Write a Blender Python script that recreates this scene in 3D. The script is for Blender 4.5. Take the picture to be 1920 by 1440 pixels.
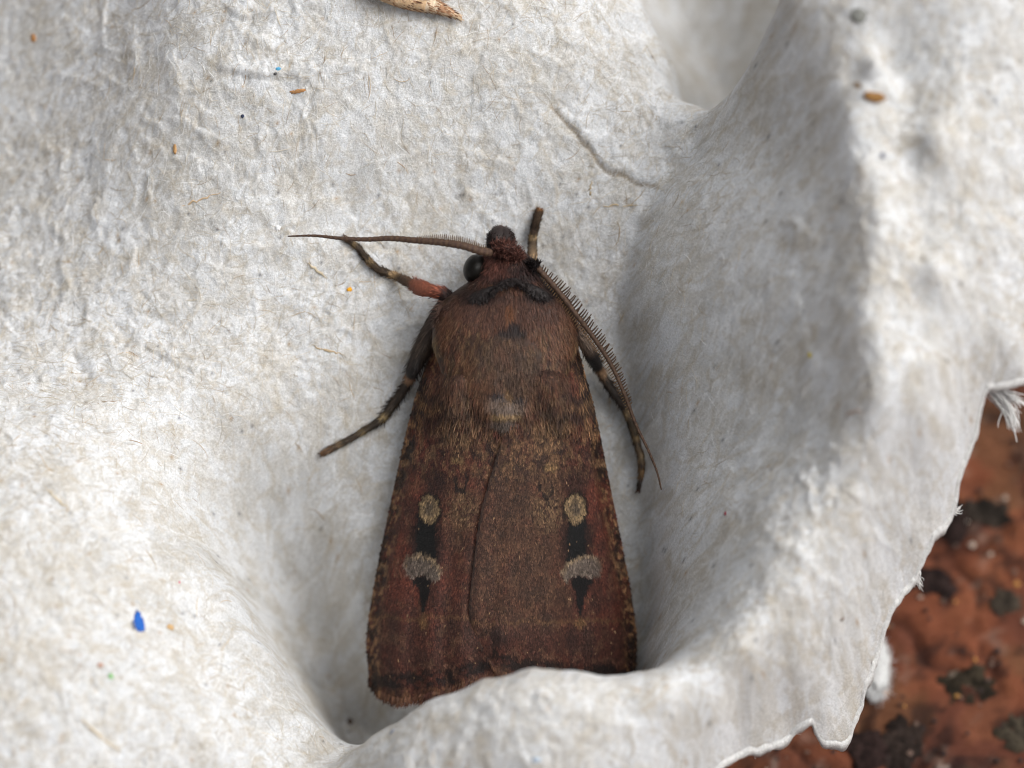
import bpy, math, random
import numpy as np

# ------------------------------------------------------------------ frame
# 1 unit = 1 cm.  World Z is up; the camera looks down obliquely into the cup.
for o in list(bpy.data.objects):
    bpy.data.objects.remove(o)
scene = bpy.context.scene
scene.unit_settings.system = 'METRIC'
scene.unit_settings.scale_length = 0.01
COL = scene.collection
rng = np.random.default_rng(7)

TILT = math.radians(28.0)
CT, ST = math.cos(TILT), math.sin(TILT)
DIST = 30.0            # camera distance, cm
S = 0.003              # cm per photograph pixel at the subject

def W(px, py, d):
    """point at picture position px,py (1920 wide) lying d cm in front of the subject plane"""
    f = (DIST - d) / DIST
    X = (np.asarray(px, float) - 960) * S * f
    Y = (720 - np.asarray(py, float)) * S * f
    d = np.asarray(d, float)
    return np.stack(np.broadcast_arrays(X, Y * CT - d * ST, Y * ST + d * CT), -1)

def PXY(P):
    Y = P[..., 1] * CT + P[..., 2] * ST
    d = -P[..., 1] * ST + P[..., 2] * CT
    f = (DIST - d) / DIST
    return 960 + P[..., 0] / (S * f), 720 - Y / (S * f), d

cam = bpy.data.cameras.new('camera')
camo = bpy.data.objects.new('camera', cam)
COL.objects.link(camo)
camo.location = (0, -DIST * ST, DIST * CT)
camo.rotation_euler = (TILT, 0, 0)
cam.sensor_width = 36
cam.lens = 36 * DIST / (1920 * S)
cam.clip_start = 1
cam.clip_end = 500
cam.dof.use_dof = True
cam.dof.focus_distance = DIST - 0.30
cam.dof.aperture_fstop = 0.21
scene.camera = camo
scene.cycles.filter_width = 1.1
scene.cycles.max_bounces = 5
scene.cycles.diffuse_bounces = 3
scene.cycles.glossy_bounces = 2
scene.cycles.adaptive_threshold = 0.02

SUN_EL, SUN_AZ = math.radians(56), math.radians(84)   # azimuth from +Y towards +X
wd = bpy.data.worlds.new('World')
scene.world = wd
wd.use_nodes = True
wn = wd.node_tree
bg = wn.nodes['Background']
sky = wn.nodes.new('ShaderNodeTexSky')
sky.sky_type = 'NISHITA'
sky.sun_disc = False
sky.sun_elevation = SUN_EL
sky.sun_rotation = SUN_AZ
sky.dust_density = 6.0
sky.air_density = 1.0
sky.ozone_density = 0.6
hs = wn.nodes.new('ShaderNodeHueSaturation')          # thin overcast: the blue is washed out
hs.inputs['Saturation'].default_value = 0.18
wn.links.new(sky.outputs[0], hs.inputs['Color'])
wn.links.new(hs.outputs[0], bg.inputs[0])
bg.inputs[1].default_value = 0.115

sl = bpy.data.lights.new('sun', 'SUN')
sl.energy = 1.5
sl.angle = math.radians(50)
sl.color = (1.0, 0.995, 0.985)
slo = bpy.data.objects.new('sun', sl)
COL.objects.link(slo)
slo.rotation_euler = (math.pi / 2 - SUN_EL, 0, math.pi - SUN_AZ)
slo.location = (0, 0, 20)

scene.view_settings.view_transform = 'Standard'
scene.view_settings.look = 'None'
scene.view_settings.gamma = 1
scene.view_settings.use_curve_mapping = False
scene.view_settings.exposure = 0.41

# ------------------------------------------------------------------ helpers
def lin(r, g, b, k=1.0):
    v = np.array([r, g, b], float) / 255
    return np.where(v <= 0.04045, v / 12.92, ((v + 0.055) / 1.055) ** 2.4) * k

def hash2(ix, iy, seed):
    n = (ix.astype(np.int64) * 374761393 + iy.astype(np.int64) * 668265263 + seed * 974634777) & 0xFFFFFFFF
    n = ((n ^ (n >> 13)) * 1274126177) & 0xFFFFFFFF
    n = ((n ^ (n >> 16)) * 2246822519) & 0xFFFFFFFF
    return ((n ^ (n >> 15)) & 0xFFFFFF) / float(0xFFFFFF)

def vnoise(x, y, seed=0):
    ix, iy = np.floor(x), np.floor(y)
    fx, fy = x - ix, y - iy
    fx = fx * fx * fx * (fx * (fx * 6 - 15) + 10)
    fy = fy * fy * fy * (fy * (fy * 6 - 15) + 10)
    a, b = hash2(ix, iy, seed), hash2(ix + 1, iy, seed)
    c, d = hash2(ix, iy + 1, seed), hash2(ix + 1, iy + 1, seed)
    return (a + (b - a) * fx) * (1 - fy) + (c + (d - c) * fx) * fy

def fbm(x, y, seed=0, octv=4, gain=0.5):
    s, a, t = 0.0, 1.0, 0.0
    for k in range(octv):
        ang = 0.6 * k + seed
        ca, sa = math.cos(ang), math.sin(ang)
        s = s + a * vnoise((x * ca - y * sa) * 2 ** k + 17.3 * k, (x * sa + y * ca) * 2 ** k + 9.1 * k, seed + 31 * k)
        t += a
        a *= gain
    return s / t            # 0..1

def sstep(a, b, x):
    t = np.clip((x - a) / (b - a), 0, 1)
    return t * t * (3 - 2 * t)

def mix(a, b, t):
    t = np.asarray(t)[..., None]
    return a * (1 - t) + b * t

def catmull(pts, n):
    """smooth resampling of control rows to n rows"""
    pts = np.asarray(pts, float)
    seg = np.r_[0, np.cumsum(np.linalg.norm(np.diff(pts[:, :2], axis=0), axis=1))]
    t = np.linspace(0, seg[-1], n)
    out = np.zeros((n, pts.shape[1]))
    m = np.gradient(pts, seg, axis=0)
    k = np.clip(np.searchsorted(seg, t, 'right') - 1, 0, len(seg) - 2)
    h = seg[k + 1] - seg[k]
    u = ((t - seg[k]) / h)[:, None]
    h = h[:, None]
    out = ((2 * u**3 - 3 * u**2 + 1) * pts[k] + (u**3 - 2 * u**2 + u) * h * m[k]
           + (-2 * u**3 + 3 * u**2) * pts[k + 1] + (u**3 - u**2) * h * m[k + 1])
    return out

def link(name, me, mat, parent=None, kind=None, label=None):
    o = bpy.data.objects.new(name, me)
    COL.objects.link(o)
    if mat is not None and len(me.materials) == 0:
        me.materials.append(mat)
    if parent is not None:
        o.parent = parent
    if kind:
        o['kind'] = kind
    if label:
        o['label'] = label
    return o

def make_mesh(name, verts, faces, col=None, smooth=True):
    me = bpy.data.meshes.new(name)
    verts = np.asarray(verts, np.float32)
    faces = np.asarray(faces, np.int32)
    nv, (nf, k) = len(verts), faces.shape
    me.vertices.add(nv)
    me.vertices.foreach_set('co', verts.ravel())
    me.loops.add(nf * k)
    me.loops.foreach_set('vertex_index', faces.ravel())
    me.polygons.add(nf)
    me.polygons.foreach_set('loop_start', np.arange(0, nf * k, k, dtype=np.int32))
    me.polygons.foreach_set('loop_total', np.full(nf, k, np.int32))
    me.polygons.foreach_set('use_smooth', np.full(nf, smooth, bool))
    me.update(calc_edges=True)
    if col is not None:
        a = me.color_attributes.new('tint', 'FLOAT_COLOR', 'POINT')
        c = np.ones((nv, 4), np.float32)
        c[:, :3] = np.clip(col, 0, 1)
        a.data.foreach_set('color', c.ravel())
    me.validate()
    return me

def grid_faces(nu, nv, wrap_v=False):
    i = np.arange(nu - 1)[:, None]
    j = np.arange(nv if wrap_v else nv - 1)[None, :]
    j2 = (j + 1) % nv
    a = i * nv + j
    b = i * nv + j2
    c = (i + 1) * nv + j2
    d = (i + 1) * nv + j
    return np.stack([a, b, c, d], -1).reshape(-1, 4)

def tube(path, rad, nseg=10, col=None):
    """path (n,3), rad (n,) -> verts, faces, cols; ends closed to a point"""
    path = np.asarray(path, float)
    rad = np.asarray(rad, float)
    e0 = (path[0] - path[1]) / np.linalg.norm(path[0] - path[1])
    e1 = (path[-1] - path[-2]) / np.linalg.norm(path[-1] - path[-2])
    path = np.vstack([path[0] + e0 * rad[0] * 0.7, path[0] + e0 * rad[0] * 0.45, path, path[-1] + e1 * rad[-1] * 0.45, path[-1] + e1 * rad[-1] * 0.7])
    rad = np.r_[rad[0] * 0.02, rad[0] * 0.75, rad, rad[-1] * 0.75, rad[-1] * 0.02]
    if col is not None:
        col = np.asarray(col)
        col = np.vstack([col[:1], col[:1], col, col[-1:], col[-1:]])
    n = len(path)
    t = np.gradient(path, axis=0)
    t /= np.linalg.norm(t, axis=1)[:, None] + 1e-12
    ref = np.array([0.05, -ST, CT])
    b = np.cross(t, ref)
    b /= np.linalg.norm(b, axis=1)[:, None] + 1e-12
    nrm = np.cross(b, t)
    a = np.linspace(0, 2 * np.pi, nseg, endpoint=False)
    ring = (path[:, None] + rad[:, None, None] * (np.cos(a)[None, :, None] * b[:, None] + np.sin(a)[None, :, None] * nrm[:, None]))
    V = ring.reshape(-1, 3)
    F = grid_faces(n, nseg, True)
    C = None if col is None else np.repeat(np.asarray(col), nseg, axis=0)
    return V, F, C

def strands(root, direc, up, length, width, bend, col, tipk=1.15):
    """many flat tapering hairs as one mesh: root (n,3), direc (n,3), up (n,3)"""
    n = len(root)
    side = np.cross(direc, up)
    side /= np.linalg.norm(side, axis=1)[:, None] + 1e-12
    L = length[:, None]
    w = width[:, None]
    p0 = root
    p1 = root + direc * L * 0.5 + up * (bend[:, None] * L * 0.5)
    p2 = root + direc * L + up * (bend[:, None] * L * 0.35)
    V = np.stack([p0 - side * w, p0 + side * w, p1 + side * w * 0.9, p1 - side * w * 0.9, p2 + side * w * 0.3, p2 - side * w * 0.3], 1).reshape(-1, 3)
    b = np.arange(n)[:, None] * 6
    F = np.concatenate([b + np.array([0, 1, 2, 3]), b + np.array([3, 2, 4, 5])])
    C = np.stack([col * 0.9, col * 0.9, col, col, col * tipk, col * tipk], 1).reshape(-1, 3)
    return V, F, C

def fibre_tubes(paths, rad, col):
    """paths (n,m,3), 3-sided tubes as one mesh"""
    n, m, _ = paths.shape
    t = np.gradient(paths, axis=1)
    t /= np.linalg.norm(t, axis=2)[..., None] + 1e-12
    ref = np.array([0.1, -ST, CT])
    b = np.cross(t, ref)
    b /= np.linalg.norm(b, axis=2)[..., None] + 1e-12
    nr = np.cross(b, t)
    prof = np.sin(np.linspace(0.15, np.pi - 0.15, m)) ** 0.5
    V = []
    for k in range(3):
        a = 2 * np.pi * k / 3 + 0.5
        V.append(paths + (b * math.cos(a) + nr * math.sin(a)) * (rad[:, None] * prof)[..., None])
    V = np.stack(V, 2).reshape(-1, 3)
    gf = grid_faces(m, 3, True)
    F = (np.arange(n)[:, None, None] * (m * 3) + gf[None]).reshape(-1, 4)
    C = np.repeat(col, m * 3, axis=0)
    return V, F, C

# ------------------------------------------------------------------ materials
def base_mat(name, rough=0.9, spec=0.3):
    m = bpy.data.materials.new(name)
    m.use_nodes = True
    nt = m.node_tree
    p = nt.nodes['Principled BSDF']
    p.inputs['Roughness'].default_value = rough
    p.inputs['Specular IOR Level'].default_value = spec
    return m, nt, p

def node(nt, typ, **kw):
    n = nt.nodes.new(typ)
    for k, v in kw.items():
        if k.startswith('_'):
            setattr(n, k[1:], v)
        else:
            n.inputs[k.replace('__', ' ')].default_value = v
    return n

def tint_mat(name, rough, spec, scale, amount, bump=0.0, bscale=None, bdist=0.01, sheen=0.0):
    """colour attribute 'tint' broken up by noise, with fine bump"""
    m, nt, p = base_mat(name, rough, spec)
    at = node(nt, 'ShaderNodeAttribute', _attribute_name='tint')
    tc = nt.nodes.new('ShaderNodeTexCoord')
    nz = node(nt, 'ShaderNodeTexNoise', Scale=scale, Detail=5.0, Roughness=0.65)
    nt.links.new(tc.outputs['Object'], nz.inputs['Vector'])
    mr = node(nt, 'ShaderNodeMapRange')
    mr.inputs['From Min'].default_value = 0.3
    mr.inputs['From Max'].default_value = 0.7
    mr.inputs['To Min'].default_value = 1 - amount
    mr.inputs['To Max'].default_value = 1 + amount
    nt.links.new(nz.outputs['Fac'], mr.inputs['Value'])
    mx = nt.nodes.new('ShaderNodeVectorMath')
    mx.operation = 'SCALE'
    nt.links.new(at.outputs['Color'], mx.inputs[0])
    nt.links.new(mr.outputs[0], mx.inputs['Scale'])
    nt.links.new(mx.outputs[0], p.inputs['Base Color'])
    if bump:
        nb = node(nt, 'ShaderNodeTexNoise', Scale=bscale or scale, Detail=6.0, Roughness=0.7)
        nt.links.new(tc.outputs['Object'], nb.inputs['Vector'])
        bp = node(nt, 'ShaderNodeBump', Strength=bump, Distance=bdist)
        nt.links.new(nb.outputs['Fac'], bp.inputs['Height'])
        nt.links.new(bp.outputs[0], p.inputs['Normal'])
    if sheen:
        p.inputs['Sheen Weight'].default_value = sheen
        p.inputs['Sheen Roughness'].default_value = 0.5
    return m

def pulp_mat():
    """matted paper pulp: colour attribute, fine fleecy mottling, hair-fine fibre lines and matching relief"""
    m, nt, p = base_mat('paper_pulp', 0.95, 0.12)
    L = nt.links.new
    at = node(nt, 'ShaderNodeAttribute', _attribute_name='tint')
    tc = nt.nodes.new('ShaderNodeTexCoord')
    n1 = node(nt, 'ShaderNodeTexNoise', Scale=75.0, Detail=6.0, Roughness=0.75)
    L(tc.outputs['Object'], n1.inputs['Vector'])
    n2 = node(nt, 'ShaderNodeTexNoise', Scale=5.0, Detail=3.0, Roughness=0.6)
    L(tc.outputs['Object'], n2.inputs['Vector'])
    ad = node(nt, 'ShaderNodeVectorMath', _operation='MULTIPLY_ADD')
    ad.inputs[1].default_value = (0.5, 0.5, 0.5)
    L(n2.outputs['Color'], ad.inputs[0])
    L(tc.outputs['Object'], ad.inputs[2])
    heights = []
    for k, (sc, th) in enumerate((((9, 34, 16), 0.05), ((24, 12, 18), 0.05))):
        mp = node(nt, 'ShaderNodeMapping')
        mp.inputs['Scale'].default_value = sc
        mp.inputs['Rotation'].default_value = (0.2 * k, 0.3, 0.7 * k + 0.3)
        L(ad.outputs[0], mp.inputs['Vector'])
        vo = node(nt, 'ShaderNodeTexVoronoi', _feature='DISTANCE_TO_EDGE', Scale=1.0, Randomness=1.0)
        L(mp.outputs[0], vo.inputs['Vector'])
        mr = node(nt, 'ShaderNodeMapRange')
        mr.inputs['From Min'].default_value = 0.0
        mr.inputs['From Max'].default_value = th
        mr.inputs['To Min'].default_value = 1.0
        mr.inputs['To Max'].default_value = 0.0
        L(vo.outputs['Distance'], mr.inputs['Value'])
        heights.append(mr)
    # colour: mottling times tint, tan and pale fibre lines
    mr = node(nt, 'ShaderNodeMapRange')
    for a, v in zip(('From Min', 'From Max', 'To Min', 'To Max'), (0.3, 0.7, 0.76, 1.24)):
        mr.inputs[a].default_value = v
    L(n1.outputs['Fac'], mr.inputs['Value'])
    mx = node(nt, 'ShaderNodeVectorMath', _operation='SCALE')
    L(at.outputs['Color'], mx.inputs[0])
    L(mr.outputs[0], mx.inputs['Scale'])
    def blend(src, fac, k, col):
        ml = node(nt, 'ShaderNodeMath', _operation='MULTIPLY')
        ml.inputs[1].default_value = k
        L(fac, ml.inputs[0])
        mi = node(nt, 'ShaderNodeMix', _data_type='RGBA')
        L(ml.outputs[0], mi.inputs[0])
        L(src, mi.inputs[6])
        mi.inputs[7].default_value = (*col, 1)
        return mi.outputs[2]
    c = blend(mx.outputs[0], heights[0].outputs[0], 0.35, (0.74, 0.74, 0.73))
    c = blend(c, heights[1].outputs[0], 0.30, (0.36, 0.30, 0.22))
    L(c, p.inputs['Base Color'])
    b1 = node(nt, 'ShaderNodeBump', Strength=0.8, Distance=0.014)
    L(n1.outputs['Fac'], b1.inputs['Height'])
    L(b1.outputs[0], p.inputs['Normal'])
    return m
M_PULP = pulp_mat()
M_FIBRE = tint_mat('paper_fibre', 0.85, 0.2, 30.0, 0.1)
M_BRICK = tint_mat('weathered_brick', 1.0, 0.06, 9.0, 0.22, 0.6, 22.0, 0.05)
M_LICHEN = tint_mat('lichen_crust', 0.95, 0.15, 25.0, 0.35, 0.8, 40.0, 0.04)
M_WING = tint_mat('wing_scales', 0.62, 0.3, 60.0, 0.22, 0.6, 110.0, 0.012)
M_FUR = tint_mat('moth_fur', 0.6, 0.3, 60.0, 0.12)
M_LEG = tint_mat('leg_scales', 0.65, 0.3, 70.0, 0.35, 0.5, 110.0, 0.01)
M_HUSK = tint_mat('dry_husk', 0.75, 0.25, 45.0, 0.2, 0.6, 70.0, 0.01)
M_EYE, _nt, _p = base_mat('compound_eye', 0.3, 0.14)
_p.inputs['Base Color'].default_value = (0.006, 0.005, 0.004, 1)
_vt = node(_nt, 'ShaderNodeTexVoronoi', Scale=220.0)
_tc = _nt.nodes.new('ShaderNodeTexCoord')
_nt.links.new(_tc.outputs['Object'], _vt.inputs['Vector'])
_bp = node(_nt, 'ShaderNodeBump', Strength=0.4, Distance=0.003)
_nt.links.new(_vt.outputs['Distance'], _bp.inputs['Height'])
_nt.links.new(_bp.outputs[0], _p.inputs['Normal'])

# ------------------------------------------------------------------ egg carton: large form
# visible surface, given as (px, py, d)
CP = [
 # upper left wall
 (-250,-250,-1.4),(-250,200,-1.1),(-250,600,-0.3),(0,0,-0.75),(0,300,-0.5),(0,550,-0.25),(150,80,-0.34),(150,350,-0.16),(150,550,-0.06),(230,0,-0.2),
 (300,120,0.12),(310,350,0.12),(330,-200,0.0),(380,60,0.24),(420,250,0.25),(600,-250,0.1),(600,60,0.32),(620,250,0.25),(800,40,0.30),(800,250,0.18),
 (950,40,0.24),(950,200,0.14),(1050,330,0.02),(900,-250,0.05),(1100,60,0.1),(1120,200,0.05),(1180,60,-0.12),(1230,170,-0.12),(1270,260,-0.08),
 (1215,20,-0.28),(1262,100,-0.3),(1318,195,-0.22),(1170,-80,-0.3),
 # background cup
 (1250,15,-1.9),(1296,95,-2.0),(1345,165,-2.0),(1330,20,-1.95),(1420,20,-1.7),(1300,-200,-1.8),(1500,-150,-1.2),(1240,-80,-1.7),
 # floor around the moth
 (300,600,0.06),(500,450,0.13),(500,620,0.08),(650,380,0.06),(700,600,0.0),(850,350,0.04),(900,450,-0.04),(1050,430,-0.04),(1100,380,0.0),(1150,330,0.03),(1210,370,0.02),
 (800,700,-0.12),(650,780,-0.06),(950,700,-0.16),(1080,600,-0.14),(1140,520,-0.12),(1170,700,-0.2),(1185,900,-0.24),(1190,1100,-0.3),(1195,1300,-0.36),
 (500,800,0.02),(420,760,0.14),(400,880,0.06),(510,960,-0.36),(600,900,-0.24),(660,1000,-0.30),(590,1010,-0.46),(545,1080,-0.66),(660,1150,-0.50),(615,1200,-0.82),(690,1280,-0.66),(680,1350,-0.85),(680,1430,-0.85),
 (800,1000,-0.25),(800,1250,-0.34),(950,1000,-0.24),(950,1250,-0.34),(1100,1000,-0.26),(1100,1250,-0.36),(800,1400,-0.5),(1000,1390,-0.48),(1150,1370,-0.42),
 # lower left bulge
 (-250,800,0.6),(0,680,0.06),(120,720,0.20),(0,800,0.55),(200,820,0.42),(300,820,0.24),(120,900,0.72),(280,930,0.45),(0,1050,0.95),(200,1080,0.85),(340,1010,0.35),
 (385,1040,0.30),(0,1300,1.15),(200,1300,1.05),(380,1200,0.62),(435,1105,0.34),(470,1200,0.5),(515,1235,0.36),(400,1380,0.85),(520,1370,0.48),(585,1350,0.32),(600,1440,0.45),(635,1430,0.28),
 (0,1550,1.15),(250,1600,1.0),(500,1600,0.6),(-250,1300,1.15),(-250,1600,0.9),
 (445,1040,-0.30),(490,1085,-0.55),(550,1180,-0.80),(605,1285,-0.9),(648,1370,-0.9),
 # right wall
 (1230,430,0.06),(1215,560,-0.05),(1215,760,-0.12),(1225,950,-0.16),(1225,1150,-0.22),(1270,400,0.2),(1290,600,0.16),(1300,800,0.18),(1300,1000,0.12),(1270,1160,-0.05),
 (1310,275,0.16),(1345,220,0.28),(1400,130,0.5),(1450,40,0.8),(1480,-60,1.0),(1360,400,0.42),(1400,600,0.52),(1410,800,0.56),(1380,950,0.46),(1340,1100,0.3),
 (1450,250,0.72),(1500,450,0.85),(1520,650,0.9),(1540,800,0.95),(1460,870,0.74),
 (1530,80,1.08),(1590,200,1.22),(1620,330,1.28),(1640,450,1.3),(1625,600,1.28),(1650,740,1.26),(1560,880,1.05),(1450,950,0.92),(1410,1020,0.86),(1340,1170,0.84),(1260,1240,0.84),
 (1190,1258,0.86),(1150,1268,0.9),(1080,1250,0.96),(1000,1244,0.98),(900,1272,0.92),(800,1310,0.82),(700,1375,0.66),(645,1435,0.55),
 (1650,100,1.33),(1750,250,1.33),(1750,500,1.30),(1900,300,1.12),(1900,550,1.0),(1760,680,1.16),(1700,850,1.0),(1600,980,1.0),(1500,1100,1.02),(1400,1220,1.05),(1250,1310,1.1),(1100,1340,1.14),(1000,1340,1.16),(850,1380,1.05),(750,1440,0.95),
 (1000,1450,1.15),(1200,1420,1.02),(1350,1340,0.92),(1500,1250,0.82),(1600,1150,0.76),(1700,1000,0.74),(1790,850,0.8),(1850,720,0.88),(1920,680,0.9),
 (1780,955,0.6),(1715,1070,0.52),(1640,1210,0.44),(1580,1380,0.32),(1480,1370,0.5),(1380,1420,0.6),(1300,1480,0.7),(1000,1650,0.8),(750,1650,0.7),
 (2100,300,0.8),(2150,550,0.6),(2050,-150,0.9),(1700,-200,1.3),(1950,750,0.6),(1850,1000,0.2),(1750,1250,0.0),(1650,1450,-0.1),(1450,1550,0.2),
]
CP = np.array(CP, float)
_k = (CP[:, 2] > 0) & ((CP[:, 0] > 1220) | (CP[:, 1] > 1225)) & (CP[:, 0] > 640)      # rim and inner wall stand high
CP[_k, 2] *= 1.28
_k = (CP[:, 2] > 0.15) & (CP[:, 0] <= 640) & (CP[:, 1] > 790)                          # lower bulge
CP[_k, 2] *= 1.25
# foot of the inner wall (crisp concave crease) and the rim above it
FOOT = np.array([(262,1310,0.10),(320,1270,0.06),(372,1222,0.02),(430,1195,-0.02),(500,1172,-0.06),(560,1160,-0.10),(650,1168,-0.15),(760,1185,-0.20),(900,1200,-0.24),(1050,1206,-0.28),(1200,1207,-0.33)])
RIM = np.array([(60,1530,1.36),(200,1590,1.56),(330,1620,1.64),(450,1640,1.66),(600,1625,1.64),(740,1650,1.60),(800,1640,1.5),(880,1560,1.34),(950,1450,1.18),(1020,1410,1.10),(1170,1340,1.08),(1240,1262,1.08)])
fx = np.interp(CP[:, 1], FOOT[:, 0], FOOT[:, 1])
rx_ = np.interp(CP[:, 1], RIM[:, 0], RIM[:, 1])
CP = CP[~((CP[:, 1] > 255) & (CP[:, 1] < 1225) & (CP[:, 0] > fx - 45) & (CP[:, 0] < rx_ - 20))]
_new = []
for y in (275, 330, 385, 440, 500, 570, 650, 730, 810, 890, 970, 1050, 1130, 1200):
    xf, df = np.interp(y, FOOT[:, 0], FOOT[:, 1]), np.interp(y, FOOT[:, 0], FOOT[:, 2])
    xr, dr = np.interp(y, RIM[:, 0], RIM[:, 1]), np.interp(y, RIM[:, 0], RIM[:, 2])
    _new += [(xf - 22, y, df + 0.005), (xf, y, df)]
    _new += [(xf + (xr - xf) * f, y, df + (dr - df) * g) for f, g in ((0.06, 0.13), (0.2, 0.29), (0.4, 0.48), (0.6, 0.66), (0.8, 0.84))]
for y in (150, 230, 310, 390, 470, 550, 630, 710, 780):                # crest breaks sharply to the outer face
    xr, dr = np.interp(y, RIM[:, 0], RIM[:, 1]), np.interp(y, RIM[:, 0], RIM[:, 2])
    _new += [(xr, y, dr + 0.02), (xr + 30, y, dr + 0.0), (xr + 95, y, dr - 0.10)]
CP = np.vstack([CP, _new])
CW = W(CP[:, 0], CP[:, 1], CP[:, 2])
# far side of the crest, hidden from here: the neighbouring cup drops steeply behind it
CW = np.vstack([CW, [(1.15, 1.55, -0.40), (1.28, 1.60, -0.55), (1.42, 1.62, -0.6), (1.56, 1.66, -0.5), (1.06, 1.80, -0.45), (1.1, 2.1, -0.8), (1.35, 2.1, -0.9), (1.7, 1.75, -0.1)]])
def _rbf_fit(xy, z, lam=0.004):
    n = len(xy)
    r = np.linalg.norm(xy[:, None] - xy[None], axis=2)
    A = np.zeros((n + 3, n + 3))
    A[:n, :n] = -r - lam * 0 + np.eye(n) * (-lam * -1)
    A[:n, :n] = -r + np.eye(n) * lam
    A[:n, n] = 1
    A[:n, n + 1:n + 3] = xy
    A[n, :n] = 1
    A[n + 1:n + 3, :n] = xy.T
    return np.linalg.solve(A, np.r_[z, 0, 0, 0])
def _rbf_eval(xy, cp, w):
    out = np.empty(len(xy))
    n = len(cp)
    for k in range(0, len(xy), 60000):
        q = xy[k:k + 60000]
        r = np.sqrt(((q[:, None] - cp[None]) ** 2).sum(2))
        out[k:k + 60000] = -r @ w[:n] + w[n] + q @ w[n + 1:]
    return out
RW = _rbf_fit(CW[:, :2], CW[:, 2])

H = 0.0095
X0, X1, Y0, Y1 = -3.55, 3.65, -3.35, 3.05
gx = np.arange(X0, X1, H)
gy = np.arange(Y0, Y1, H)
NX, NY = len(gx), len(gy)
# coarse evaluation then bicubic-ish refinement through blur
cs = 3
GXc, GYc = np.meshgrid(np.arange(X0, X1 + H * cs, H * cs), np.arange(Y0, Y1 + H * cs, H * cs), indexing='ij')
zc = _rbf_eval(np.stack([GXc.ravel(), GYc.ravel()], 1), CW[:, :2], RW).reshape(GXc.shape)
def bil(arr, x, y, x0, y0, h):
    u = np.clip((x - x0) / h, 0, arr.shape[0] - 1.001)
    v = np.clip((y - y0) / h, 0, arr.shape[1] - 1.001)
    i, j = u.astype(int), v.astype(int)
    fu, fv = u - i, v - j
    if arr.ndim == 3:
        fu, fv = fu[..., None], fv[..., None]
    return (arr[i, j] * (1 - fu) + arr[i + 1, j] * fu) * (1 - fv) + (arr[i, j + 1] * (1 - fu) + arr[i + 1, j + 1] * fu) * fv
GX, GY = np.meshgrid(gx, gy, indexing='ij')
Z = bil(zc, GX, GY, X0, Y0, H * cs)
def blur(a, sig):
    n0, n1 = a.shape
    p = int(sig * 4) + 2
    b = np.pad(a, p, mode='edge')
    f0 = np.fft.fftfreq(b.shape[0])[:, None]
    f1 = np.fft.rfftfreq(b.shape[1])[None]
    g = np.exp(-2 * (np.pi * sig) ** 2 * (f0 ** 2 + f1 ** 2))
    return np.fft.irfft2(np.fft.rfft2(b) * g, s=b.shape)[p:p + n0, p:p + n1]
Z = blur(Z, 0.026 / H)
Zs = Z.copy()
GROUND = -1.72

# picture position of every vertex, for features that lie at known spots of the carton
PX, PY, PD = PXY(np.stack([GX, GY, Z], -1))

# ---- relief of the pulp
lump = fbm(GX * 2.6, GY * 2.6, 3, 3) - 0.5
wr = fbm(GX * 5.5 + 2 * lump, GY * 5.5, 11, 4)
ridge = 1 - np.abs(2 * wr - 1)
calm = 0.35 + 0.65 * sstep(0.35, 0.65, fbm(GX * 1.1, GY * 1.1, 5, 2))
smoothwall = np.exp(-(((PX - 1270) / 110) ** 2)) * sstep(300, 600, PY)          # pressed-smooth inner wall
floorq = np.exp(-(((PX - 620) / 300) ** 2 + ((PY - 1050) / 330) ** 2))
rel = 1 - 0.75 * np.clip(smoothwall + 0.6 * floorq, 0, 1)
Z = Z + rel * (0.038 * lump + 0.020 * calm * (ridge ** 3 - 0.3) + 0.016 * calm * (fbm(GX * 14, GY * 14, 21, 3) - 0.5) + 0.008 * (fbm(GX * 28, GY * 28, 23, 2) - 0.5) - 0.008 * sstep(0.66, 0.8, fbm(GX * 17, GY * 17, 25, 2)))
# long wrinkles: (points, height, width, asymmetry)
def line_feature(pts, amp, wid, side=0.0, even=False):
    """ridge along a polyline given in picture positions; side>0 makes one flank drop sharply"""
    global Z
    c = catmull(pts, 60)
    box = (PX > c[:, 0].min() - 90) & (PX < c[:, 0].max() + 90) & (PY > c[:, 1].min() - 90) & (PY < c[:, 1].max() + 90)
    q = np.stack([PX[box], PY[box]], 1) + (np.stack([fbm(PX[box] / 14, PY[box] / 14, 77, 2), fbm(PX[box] / 14, PY[box] / 14, 78, 2)], 1) - 0.5) * (4 if even else 9)
    d2 = ((q[:, None] - c[None]) ** 2).sum(2)
    k = d2.argmin(1)
    tn = np.gradient(c, axis=0)
    nr = np.stack([-tn[:, 1], tn[:, 0]], 1)
    nr /= np.linalg.norm(nr, axis=1)[:, None]
    sd = ((q - c[k]) * nr[k]).sum(1)
    dist = np.sqrt(d2[np.arange(len(q)), k])
    fade = np.sin(np.linspace(0.02, np.pi - 0.02, 60))[k] ** 0.6
    if side:
        s = sd * np.sign(side)
        prof = np.where(s > 0, np.exp(-(dist / wid) ** 2), np.exp(-(dist / (wid * (0.07 if even else 0.14))) ** 2))
    else:
        prof = np.exp(-(dist / wid) ** 2)
    add = np.zeros_like(Z)
    add[box] = 0.75 * amp * prof * fade * (1.3 if even else 0.15 + 1.1 * fbm(q[:, 0] / 22, q[:, 1] / 22, 79, 3))
    Z = Z + add
CREASE = [(1035,200),(1058,228),(1078,248),(1092,268),(1108,284),(1122,306),(1146,326),(1166,330),(1190,344),(1232,352)]
line_feature(CREASE, 0.020, 40, -1, True)
line_feature(CREASE, -0.034, 3.8, 0, True)
line_feature([(405,128),(450,140),(500,146),(560,140)], 0.04, 30, -1, True)
line_feature([(560,145),(590,160),(612,190)], 0.035, 14)
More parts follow.
